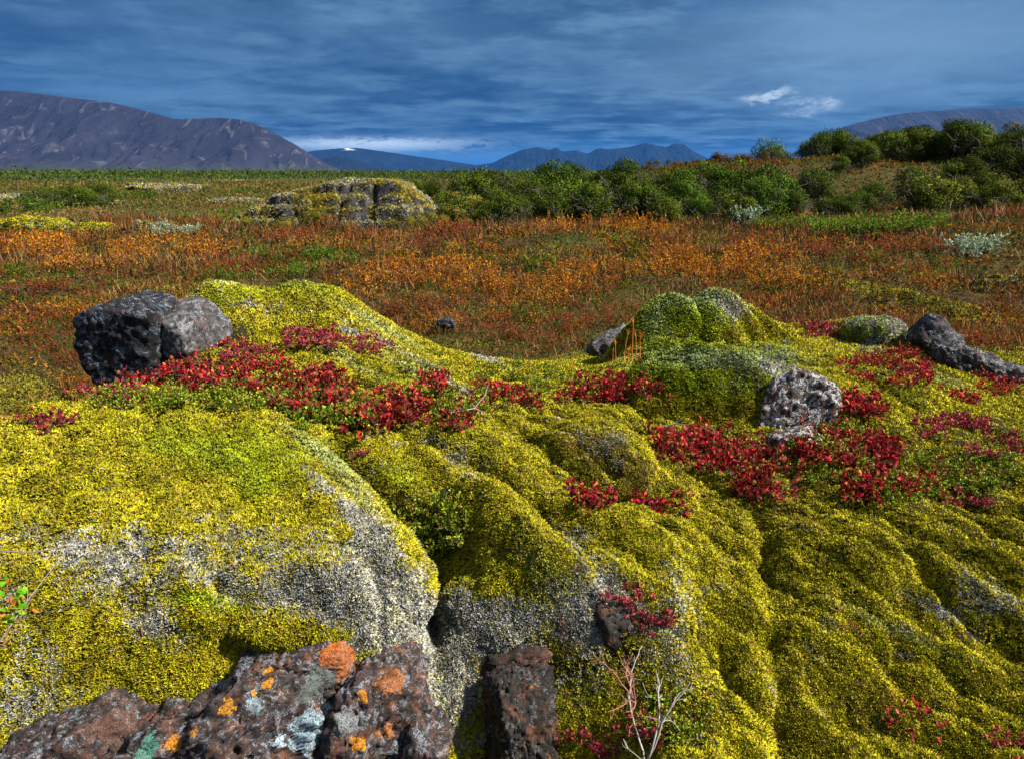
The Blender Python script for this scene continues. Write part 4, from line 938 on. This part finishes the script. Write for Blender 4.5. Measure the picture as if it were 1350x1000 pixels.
bushes(b_lt, sp(1170, 1300, 8, 22.8, .8), 'rounded green birch bush in front of the rise at the right', 'rounded birches before the rise')
bushes(b_dk, [(728, 34, 1.12), (748, 34.4, 1.05)], 'dark round birch bush standing alone on the skyline before the blue peaks', 'round skyline bush', (.8,1.0,.7))
bushes(b_yl, sp(640, 700, 3, 31, .55)+sp(790, 870, 5, 32, .55), 'low olive bush on the plateau behind the thicket', 'low bushes behind the thicket')
bushes(b_yl, sp(925, 975, 4, 32, .7, .8), 'reddish brown birch bush at the left end of the skyline row', 'reddish skyline birches', (1.1,.75,.8))
bushes(b_dk, sp(985, 1080, 6, 33, .8, .8), 'dark green birch bush in the skyline row left of the right hill', 'dark skyline birches', (1,1.05,.9))
bushes(b_lt, sp(1060, 1180, 10, 34, .72), 'green birch bush on the crest in front of the foot of the right hill', 'crest birches at the hill foot')
bushes(b_lt, sp(1150, 1370, 15, 35, .82)+sp(1150, 1370, 13, 31, .78), 'green birch bush on the crest under the right hill', 'crest birches under the right hill', (.95,1,.9))
bushes(b_yl, sp(1090, 1350, 7, 38, .9), 'yellow green birch bush at the back of the crest', 'yellow green birches at the back')
bushes(b_lt, sp(1070, 1230, 14, 29, .8, 2.5)+sp(1200, 1370, 15, 26.5, .82, 2.0), 'green birch bush on the slope of the rise at the right', 'birches on the slope of the rise', (.8,.95,.8))
bushes(b_dk, sp(1280, 1375, 6, 25.5, .85), 'dark green birch bush near the right edge of the rise', 'birches at the right edge')
bushes(b_dk, sp(1400, 1500, 4, 27, 1.0)+sp(360, 420, 0, 20, .4), 'dark birch bush beyond the right edge of the frame', 'birches beyond the right edge')
bushes(b_yl, [(345, 19.6, .3), (395, 19.0, .38), (430, 19.2, .42), (470, 19.0, .25), (560, 19.4, .4), (585, 19.6, .5), (600, 20.5, .7), (615, 20.8, .75), (578, 20.3, .5), (632, 21.2, .7), (375, 18.8, .25)], 'small yellow green bush growing at the foot of the outcrop', 'bushes at the foot of the outcrop')
bushes(b_dk, sp(560, 640, 5, 45, .7, 4)+sp(470, 560, 4, 60, .7, 4), 'small distant bush on the skyline right of the outcrop', 'distant bushes right of the outcrop')
bushes(b_dk, [(95, 36, .75), (115, 37, .7), (140, 34, .7), (160, 33, .65), (175, 34.5, .85)], 'dark bush on the left plain under the long mountain', 'bushes on the left plain', (1,1,.8))
for o in b_dk+b_lt+b_yl: hide_proto(o)

# slope vegetation on the rise and the far plain: uncountable cover
def far_cover(name, n, r0, r1, th0, th1, size, hgt, cols, label, mask, cat='scrub'):
    t = np.exp(rng.uniform(math.log(r0), math.log(r1), n*4)); th = np.radians(rng.uniform(th0, th1, n*4)); x, y = t*np.sin(th), t*np.cos(th)
    k = rng.random(len(x)) < mask(x, y); x, y, t = x[k][:n], y[k][:n], t[k][:n]; n = len(x); z = height(x, y)
    cl = np.clip(.5+fbm(x, y, None, 8/r0, 3)*1.5, .1, 1.3); P = np.stack([x, y, z+hgt*cl*rng.random(n)**.6], 1)
    cs = np.array(cols); ci = np.clip((fbm(x+70, y, None, 5/r0, 3)*1.4+.5)*len(cs)+rng.normal(size=n)*.6, 0, len(cs)-1).astype(int); cc = cs[ci]*rng.uniform(.6, 1.3, (n, 1))
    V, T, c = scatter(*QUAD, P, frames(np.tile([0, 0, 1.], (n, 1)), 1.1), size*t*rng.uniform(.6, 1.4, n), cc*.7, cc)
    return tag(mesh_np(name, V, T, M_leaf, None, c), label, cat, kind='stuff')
far_cover('slope_heath', 100000, 19, 60, -8, 44, .0032, .30, [(.15,.06,.02),(.07,.08,.012),(.22,.10,.02),(.05,.08,.012),(.10,.10,.02)], 'brown and orange low heath covering the rise behind the thicket', lambda x, y: sstep(18, 22, y)*1.0, 'heath')
far_cover('plain_heath', 70000, 21, 130, -42, 6, .0028, .2, [(.20,.11,.03),(.12,.12,.02),(.08,.10,.02),(.24,.16,.05)], 'brown low heath on the plain between pale lava patches', lambda x, y: sstep(.3, .0, fbm(x*.5+50, y, None, .09, 4)), 'heath')
far_cover('birch_scrub', 60000, 125, 900, -46, 14, .0032, 2.2, [(.045,.085,.015),(.07,.12,.02),(.10,.12,.025),(.05,.07,.015)], 'dark green birch scrub in a far band below the long mountain', lambda x, y: sstep(-.35, 0, fbm(x*.4, y, None, .02, 3)+.5*sstep(150, 260, y)-.12))
# ------------------------------------------------------------------ mountains
def mountain_mat(name, base, pale, green, gh, snow=0.0):
    m, nt, out = new_mat(name)
    g = nt.new('ShaderNodeNewGeometry'); pos = g.outputs['Position']
    p2 = nt.vm('MULTIPLY', pos, (1/500, 1/1100, 1/420))
    n = nt.noise(p2, 1.6, 8, .65, .6); n2 = nt.noise(pos, .012, 6, .7)
    c = nt.mix(nt.ss(n, .35, .7), rgb(*[v*.75 for v in base]), rgb(*[v*1.35 for v in base]))
    st = nt.noise(nt.vm('MULTIPLY', pos, (1/110, 1/260, 1/400)), 1.0, 7, .6, 1.2)
    c = nt.mix(nt.m('MULTIPLY', nt.ss(st, .56, .68), .75), c, rgb(*pale))
    z = nt.new('ShaderNodeSeparateXYZ', {0: pos}).outputs[2]
    zz = nt.m('ADD', z, nt.m('MULTIPLY', nt.m('SUBTRACT', n, .5), gh*1.6))
    gk = nt.m('MULTIPLY', nt.ss(zz, gh, gh*.25), nt.ss(n2, .3, .6))
    c = nt.mix(nt.m('MULTIPLY', gk, .9), c, rgb(*green))
    if snow: c = nt.mix(nt.m('MULTIPLY', nt.ss(z, snow, snow*1.1), nt.ss(nt.noise(nt.vm('MULTIPLY', pos, (1/500, 1/500, 1/120)), 1.5, 5, .7), .55, .6)), c, rgb(.7, .75, .8))
    b = nt.new('ShaderNodeBump', {'Height': nt.m('ADD', nt.m('MULTIPLY', n2, 26), nt.m('MULTIPLY', st, 30)), 'Strength': 1.0, 'Distance': 1.0})
    p = nt.new('ShaderNodeBsdfPrincipled', {'Base Color': c, 'Roughness': .95, 'Specular IOR Level': .05, 'Normal': b.outputs[0]})
    nt.l.new(p.outputs[0], out.inputs[0]); return m
def mountain(name, prof, Y, depth, mat, label, rav=.12, ns=700, nt_=160, fr=1.0, sharp=1.0, cat='mountain'):
    prof = np.array(prof, float); X = (prof[:, 0]-675)/F*Y
    # height of the skyline above the plain from the angle at which it is seen
    Hh = []
    for px, py in prof:
        d = ray(px, py); Hh.append(H+d[2]/d[1]*Y)
    X = np.array([ray(px, py)[0]/ray(px, py)[1]*Y for px, py in prof]); Hh = np.maximum(np.array(Hh), 0)
    xs = np.linspace(X[0], X[-1], ns); hs = np.interp(xs, X, Hh)
    k = np.ones(9)/9; hs = np.convolve(np.pad(hs, 4, 'edge'), k, 'valid')
    v = np.linspace(-1, 1, nt_)
    XX, VV = np.meshgrid(xs, v, indexing='ij'); HH = hs[:, None]+0*VV
    av = np.abs(VV); sh = np.where(VV < 0, (1-av)**1.25*.75+.25*(1-av)**3, 1-av**2)
    YY = Y+VV*depth*(HH/Hh.max()*.65+.35)
    L = depth*.35*fr
    warp = fbm(XX, YY, None, .7/L, 3)*L*.5
    gl = 1-np.abs(perlin(XX+warp, YY*.25, None, 1.7/L))*2; g2 = 1-np.abs(perlin(XX*1.1-warp*.5+99, YY*.4, None, 5/L))*2
    env = (1-sh)*sh*4
    Z = HH*sh-HH.max()*rav*env*(sstep(.2, 1, gl)*.9+sstep(.2, 1, g2)*.35)*np.where(VV < 0, 1, .4)+HH*rav*.5*env*fbm(XX, YY, None, 3/L, 4)
    Z += Hh.max()*.012*fbm(XX, YY, None, 14/L, 4)*sharp
    Z = Z-2-20*(np.abs(VV) > .999)
    V = np.stack([XX, YY, Z], -1).reshape(-1, 3); I = np.arange(ns*nt_).reshape(ns, nt_)
    Q = np.stack([I[:-1, :-1].ravel(), I[1:, :-1].ravel(), I[1:, 1:].ravel(), I[:-1, 1:].ravel()], 1)
    o = mesh_np(name, V, Q, mat, None, None, True); return tag(o, label, cat, kind='structure')
m_left = mountain_mat('bare_scree_slopes', (.022,.021,.032), (.085,.08,.09), (.035,.045,.02), 90)
m_far = mountain_mat('far_dark_slopes', (.008,.012,.018), (.015,.018,.022), (.02,.02,.018), 40)
m_snow = mountain_mat('far_snow_slopes', (.008,.012,.018), (.015,.018,.022), (.02,.02,.018), 40, 430)
m_right = mountain_mat('right_hill_slopes', (.025,.025,.032), (.035,.035,.04), (.03,.035,.02), 40)
mountain('mountain', [(-700,215),(-500,150),(-300,120),(-150,116),(0,119),(30,121),(80,127),(150,136),(200,149),(225,157),(262,156),(290,155),(318,158),(345,168),(365,180),(385,193),(400,203),(420,214),(450,226),(480,231)], 6200, 2000, m_left, 'long bare purple grey mountain filling the left horizon', .10, 900, 200)
mountain('mountain', [(380,228),(410,218),(430,208),(450,206),(475,213),(500,224),(520,229)], 9500, 1600, m_far, 'small dark cone hill in front of the snow flecked mountain', .15, 200, 60)
mountain('mountain', [(340,226),(380,206),(410,199),(440,196),(470,195),(500,199),(540,205),(590,212),(615,216),(640,220),(660,224),(690,229)], 15000, 3500, m_snow, 'broad blue mountain with snow flecks right of the long mountain', .1, 400, 80)
mountain('mountain', [(560,229),(600,222),(650,215),(665,207),(690,197),(710,194),(725,198),(733,194),(742,200),(760,198),(775,203),(790,195),(800,197),(830,194),(842,191),(850,188),(862,191),(880,194),(890,189),(902,190),(915,200),(940,212),(1000,222),(1060,228)], 14000, 2200, m_far, 'jagged blue peaks on the horizon behind the birch thicket', .12, 700, 80, sharp=2.5)
mountain('mountain', [(1000,229),(1060,205),(1090,184),(1100,178),(1120,166),(1150,158),(1180,151),(1200,148),(1240,146),(1270,143),(1310,143),(1350,142),(1450,146),(1600,165),(1750,200),(1850,229)], 8500, 2400, m_right, 'flat topped dark blue hill on the right horizon', .1, 500, 100)

# ------------------------------------------------------------------ stalks, twigs, odd plants
M_twig_pale = (.42,.38,.36)
def stalks(name, pts, label, cat, group, color, s=1.0):
    r = np.random.default_rng(55)
    for (px, py, h) in pts:
        p = hit(px, py, height, 14); parts = []
        root = empty(name, tuple(p)); tag(root, label, cat, group)
        P = grow(r, (0, 0, -.01), (r.uniform(-.12, .12), r.uniform(-.1, .1), 1), h, 6, .04); V, T, c = tube(P, .0014*s, .0008*s, 4)
        mesh_np('stem', V, T, M_wood, root).color = (*color, 1)
        lp = []; 
        for k in range(7): lp.append(P[-1]-(P[-1]-P[-2])*k*.12)
        lp = np.array(lp); n = len(lp); cc = np.tile(np.array(color)*1.2, (n, 1))
        global rng
        V, T, c = scatter(*BLADE, lp, frames(np.tile([0, 0, 1.], (n, 1)), .5), np.full(n, .018*s), cc, cc)
        mesh_np('seed_head', V, T, M_straw, root, c)
stalks('sorrel_stalk', [(822,480,.19),(812,478,.12),(827,482,.10),(833,478,.24),(838,481,.16),(843,477,.14),(802,477,.12),(807,480,.08)], 'thin orange red stalk standing left of the bright green dome', 'stalk', 'thin orange stalks left of the green dome', (.6,.16,.03), 1.7)
stalks('sorrel_stalk', [(676,478,.09),(754,482,.08),(1075,345,.3),(1112,345,.3)], 'single thin reddish stalk rising from the moss or heath', 'stalk', 'single thin stalks', (.5,.14,.03))
def grass_tuft(px, py, Y, n, h, label, cols, lean=.5):
    p = at(px, py, Y); r = np.random.default_rng(int(px)); root = empty('grass_tuft', tuple(p)); tag(root, label, 'grass tuft')
    for i in range(n):
        P = grow(r, (r.normal()*.012, r.normal()*.012, 0), (r.uniform(-lean, lean), r.uniform(-lean, lean*.3), 1), h*r.uniform(.5, 1.1), 7, .06, .05)
        V, T, c = tube(P, .0011, .0004, 3); col = cols[i % len(cols)]
        mesh_np('blade', V, T, M_wood, root).color = (*col, 1)
grass_tuft(560, 1010, 1.12, 16, .12, 'tuft of orange grass blades in the crevice at the bottom', [(.6,.2,.03),(.35,.3,.05),(.55,.12,.03)])
grass_tuft(535, 1000, 1.14, 6, .16, 'few long rusty grass blades beside the brown rock shoulder', [(.5,.14,.03),(.4,.25,.05)], .3)
def twig_shrub(name, base, d0, h, nmain, nb, label, cat, wood, seed, rad=.0022, wob=.3, leafy=None):
    r = np.random.default_rng(seed); root = empty(name, tuple(base)); tag(root, label, cat); st = []; tips = []
    for i in range(nmain):
        dd = np.array(d0)+r.normal(size=3)*.45
        P = grow(r, (0, 0, 0), dd, h*r.uniform(.7, 1.1), 8, wob*.5); st.append(tube(P, rad, rad*.4, 5))
        for b in range(nb):
            k = r.integers(3, 8); B = grow(r, P[k], (P[k]-P[k-1])/np.linalg.norm(P[k]-P[k-1])+r.normal(size=3)*.55, h*r.uniform(.15, .35), 5, wob); st.append(tube(B, rad*.5, rad*.28, 4)); tips.append(B)
            for e in range(2):
                j = r.integers(1, 5); E = grow(r, B[j], (B[j]-B[j-1])/np.linalg.norm(B[j]-B[j-1])+r.normal(size=3)*.6, h*r.uniform(.06, .15), 3, wob); st.append(tube(E, rad*.3, rad*.2, 3)); tips.append(E)
    V, T, c = merge(st); mesh_np('branches', V, T, M_wood, root).color = (*wood, 1)
    if leafy:
        cols, sz, n = leafy; lp = np.array([random.choice(tips)[-1]+r.normal(size=3)*.006 for _ in range(n)]); cc = np.array(cols)[r.choice(len(cols), n)]
        V, T, c = scatter(*LEAF, lp, frames(r.normal(size=(n, 3))*.5+np.array([0, -.5, .8]), .3), sz*r.uniform(.6, 1.3, n), cc*.8, cc); mesh_np('leaves', V, T, M_gloss, root, c)
twig_shrub('bare_shrub', at(850, 1010, 1.13), (-.05, .02, 1), .24, 4, 4, 'bare grey twiggy shrub in front of the bottom hollow', 'bare shrub', (.36,.33,.34), 5, .0024)
twig_shrub('bare_shrub', at(838, 925, 1.18), (-.5, 0, .9), .13, 5, 5, 'reddish leafless heather branch spreading left in the bottom hollow', 'bare shrub', (.34,.13,.10), 6, .0016)
twig_shrub('leafy_twig', at(4, 850, 1.05), (.1, -.1, .9), .12, 4, 4, 'twig with small bright green and orange leaves at the left edge', 'twig', (.20,.10,.06), 8, .0015, .3, ([(.10,.32,.01),(.16,.42,.02),(.55,.16,.02),(.20,.45,.02)], .019, 60))
def dead_twig(pts, rad, label, wood):
    P = np.array([at(*p) for p in pts]); base = P[0].copy(); root = empty('dead_twig', tuple(base)); tag(root, label, 'twig')
    V, T, c = tube(P-base, rad, rad*.45, 5); mesh_np('stick', V, T, M_wood, root).color = (*wood, 1)
    r = np.random.default_rng(len(pts)*7)
    for i in range(1, len(pts)):
        V, T, c = tube(grow(r, P[i]-base, (P[i]-P[i-1])+r.normal(size=3)*.02, .05, 4, .3), rad*.5, rad*.2, 4); mesh_np('side_shoot', V, T, M_wood, root).color = (*wood, 1)
dead_twig([(0,845,1.12),(35,793,1.17),(60,760,1.2),(95,716,1.26)], .0015, 'pale dead twig leaning across the grey moss at the left edge', (.28,.27,.27))
dead_twig([(-10,725,1.24),(40,728,1.25),(75,722,1.26),(105,722,1.3)], .002, 'dark dead twig lying level at the left edge', (.18,.14,.14))
dead_twig([(868,563,2.58),(890,558,2.6),(930,562,2.6),(960,575,2.55)], .004, 'dark woody twig arching over the vivid red patch', (.10,.08,.08))
dead_twig([(585,545,2.3),(625,538,2.35),(640,520,2.4)], .003, 'pale twig between red sprigs in the middle hollow', (.3,.28,.28))

# ------------------------------------------------------------------ air
hz_m, nt, out = new_mat('air')
vol = nt.new('ShaderNodeVolumePrincipled', {'Color': (.04,.22,.70,1), 'Density': HAZE, 'Anisotropy': .1}); nt.l.new(vol.outputs[0], out.inputs['Volume'])
bm = bmesh.new(); bmesh.ops.create_cube(bm, size=1.0); me = bpy.data.meshes.new('haze'); bm.to_mesh(me); bm.free()
hzo = bpy.data.objects.new('haze', me); hzo.scale = (130000, 130000, 740); hzo.location = (0, 0, 740/2-35); me.materials.append(hz_m)
link(hzo); tag(hzo, 'thin blue air over the plain that fades the far mountains', 'haze', kind='stuff')

# ------------------------------------------------------------------ sky and light
SUN_EL, SUN_AZ = R(46), R(104)      # azimuth measured from the view direction (+Y) towards the right (+X)
sc = bpy.context.scene
w = bpy.data.worlds.new('World'); sc.world = w; w.use_nodes = True; nt = NT(w.node_tree)
for n in list(nt.n): nt.n.remove(n)
out = nt.new('ShaderNodeOutputWorld')
sky = nt.new('ShaderNodeTexSky', None, sky_type='NISHITA', sun_disc=False, sun_elevation=SUN_EL, sun_rotation=SUN_AZ, altitude=100, air_density=1.2, dust_density=.4, ozone_density=3.0)
d = nt.new('ShaderNodeTexCoord').outputs['Generated']
sx = nt.new('ShaderNodeSeparateXYZ', {0: d}); x, y, z = sx.outputs
az = nt.m('ARCTAN2', x, y); el = nt.m('ARCSINE', z)
zz = nt.m('MAXIMUM', nt.m('ADD', z, .07), .03)
cl = nt.new('ShaderNodeCombineXYZ', {0: nt.m('DIVIDE', x, zz), 1: nt.m('DIVIDE', y, zz), 2: 0.0}).outputs[0]
flat = nt.new('ShaderNodeCombineXYZ', {0: nt.m('MULTIPLY', az, 3.4), 1: nt.m('MULTIPLY', el, 11.5), 2: 2.0}).outputs[0]
nA = nt.noise(cl, .55, 9, .58, .1); nB = nt.noise(flat, 1.6, 8, .6, .1); nC = nt.noise(cl, 1.5, 9, .60, .15); nD = nt.noise(flat, 5, 6, .6, .6)
S = .52/ SKYK     # values below are display radiances, divided by the background strength
def L(r_, g_, b_): return rgb(r_*S, g_*S, b_*S)
hor = nt.ss(el, .10, .0)
skyc = nt.mix(.85, nt.mix(1.0, sky.outputs[0], rgb(.55, .75, 1.0), 'MULTIPLY'), L(.03, .13, .32))
skyc = nt.mix(nt.m('MULTIPLY', hor, .55), skyc, L(.10, .36, .72))
cov = nt.ss(nt.m('ADD', nt.m('MULTIPLY', nA, .5), nt.m('MULTIPLY', nB, .5)), .24, .46)
cloud = nt.mix(nt.ss(nt.m('ADD', nt.m('MULTIPLY', nA, .6), nt.m('MULTIPLY', nC, .4)), .42, .58), L(.010, .055, .15), L(.085, .20, .35))
cloud = nt.mix(nt.m('MULTIPLY', nt.ss(nC, .48, .66), .6), cloud, L(.13, .25, .40))
cloud = nt.mix(nt.m('MULTIPLY', nt.ss(nt.noise(flat, 2.6, 9, .64, .15), .46, .66), .45), cloud, L(.035, .10, .21))
cloud = nt.mix(nt.m('MULTIPLY', nt.ss(nD, .45, .65), .3), cloud, L(.05, .13, .29))
# lighter deck towards upper right
def gauss(ca, ce, ra, re, warp=.0):
    dx = nt.m('DIVIDE', nt.m('SUBTRACT', az, ca), ra); e2 = nt.m('ADD', el, nt.m('MULTIPLY', nt.m('SUBTRACT', nD, .5), warp)); dy = nt.m('DIVIDE', nt.m('SUBTRACT', e2, ce), re)
    return nt.m('EXPONENT', nt.m('MULTIPLY', nt.m('ADD', nt.m('MULTIPLY', dx, dx), nt.m('MULTIPLY', dy, dy)), -1.0))
def AE(px, py):
    v = ray(px, py); return math.atan2(v[0], v[1]), math.atan2(v[2], math.hypot(v[0], v[1]))
def G(px, py, rx, ry, warp=.02): a, e = AE(px, py); return gauss(a, e, rx/F, ry/F, warp)
cloud = nt.mix(nt.m('MULTIPLY', G(1180, 45, 240, 70, .06), .85), cloud, L(.16, .29, .45))
cloud = nt.mix(nt.m('MULTIPLY', G(880, 110, 60, 22), .35), cloud, L(.22, .35, .52))
cloud = nt.mix(nt.m('MULTIPLY', G(420, 30, 260, 22, .05), .4), cloud, L(.12, .24, .40))
cloud = nt.mix(nt.m('MULTIPLY', G(680, 70, 200, 18, .05), .35), cloud, L(.12, .24, .40))
cloud = nt.mix(nt.m('MULTIPLY', G(300, 130, 130, 14, .05), .35), cloud, L(.16, .27, .42))
cloud = nt.mix(nt.m('MULTIPLY', G(60, 45, 180, 50), .5), cloud, L(.035, .10, .25))
cloud = nt.mix(nt.m('MULTIPLY', G(560, 110, 240, 50), .35), cloud, L(.03, .09, .22))
gap = nt.m('MAXIMUM', G(480, 205, 150, 15, .012), nt.m('MULTIPLY', G(620, 212, 260, 16, .01), .95))
gap = nt.m('MAXIMUM', gap, nt.m('MULTIPLY', G(160, 118, 160, 12, .03), .4))
cov = nt.m('MULTIPLY', cov, nt.m('SUBTRACT', 1.0, gap), clamp=True)
c = nt.mix(cov, skyc, cloud)
fine = nt.noise(flat, 14, 6, .65, .5)
c = nt.mix(nt.m('MULTIPLY', nt.m('MULTIPLY', G(485, 190, 115, 8, .006), nt.ss(nt.m('ADD', fine, nt.m('MULTIPLY', G(480, 189, 110, 8, .0), .42)), .46, .62)), 1.0), c, L(.62, .78, .92))
c = nt.mix(nt.m('MULTIPLY', nt.m('MULTIPLY', G(490, 180, 90, 7, .02), nt.ss(fine, .44, .58)), .8), c, L(.03, .10, .25))
wc = nt.m('MAXIMUM', G(1008, 126, 42, 8, .05), nt.m('MAXIMUM', nt.m('MULTIPLY', G(1055, 141, 60, 10, .05), .72), nt.m('MULTIPLY', G(1095, 136, 20, 11, .03), .8)))
fine2 = nt.noise(nt.vm('MULTIPLY', flat, (1, .8, 1)), 34, 7, .7, .3)
c = nt.mix(nt.m('MULTIPLY', nt.ss(nt.m('MULTIPLY', wc, nt.m('ADD', nt.m('MULTIPLY', fine2, 1.3), .15)), .26, .95), .85), c, L(.56, .68, .82))
c = nt.mix(nt.m('MULTIPLY', G(1010, 143, 50, 8, .02), .5), c, L(.05, .13, .28))
# unseen deck overhead, out of the frame, brightened to fill the shadows
c = nt.mix(nt.m('MULTIPLY', nt.ss(el, .25, .7), .8), c, L(*OVER))
bg = nt.new('ShaderNodeBackground', {'Color': c, 'Strength': SKYK}); nt.l.new(bg.outputs[0], out.inputs[0])
sun = bpy.data.lights.new('sun', 'SUN'); sun.energy = SUNE; sun.angle = R(3); sun.color = (1.0, .93, .80)
so = link(bpy.data.objects.new('sun', sun))
dv = Vector((math.sin(SUN_AZ)*math.cos(SUN_EL), math.cos(SUN_AZ)*math.cos(SUN_EL), math.sin(SUN_EL)))
so.rotation_euler = dv.to_track_quat('Z', 'Y').to_euler(); so.location = (5, 2, 8)
cam = bpy.data.cameras.new('camera'); co = link(bpy.data.objects.new('camera', cam)); sc.camera = co
cam.sensor_width = 36; cam.lens = 36*F/1350; cam.clip_start = .05; cam.clip_end = 200000
co.location = (0, 0, H); co.rotation_euler = (R(90)-TH, 0, 0)
sc.view_settings.view_transform = 'Standard'; sc.view_settings.look = 'None'; sc.view_settings.exposure = EXPO; sc.view_settings.gamma = 1
sc.cycles.use_denoising = True; sc.cycles.denoiser = 'OPENIMAGEDENOISE'
sc.cycles.max_bounces = 6; sc.cycles.diffuse_bounces = 3; sc.cycles.volume_bounces = 0; sc.cycles.transmission_bounces = 3
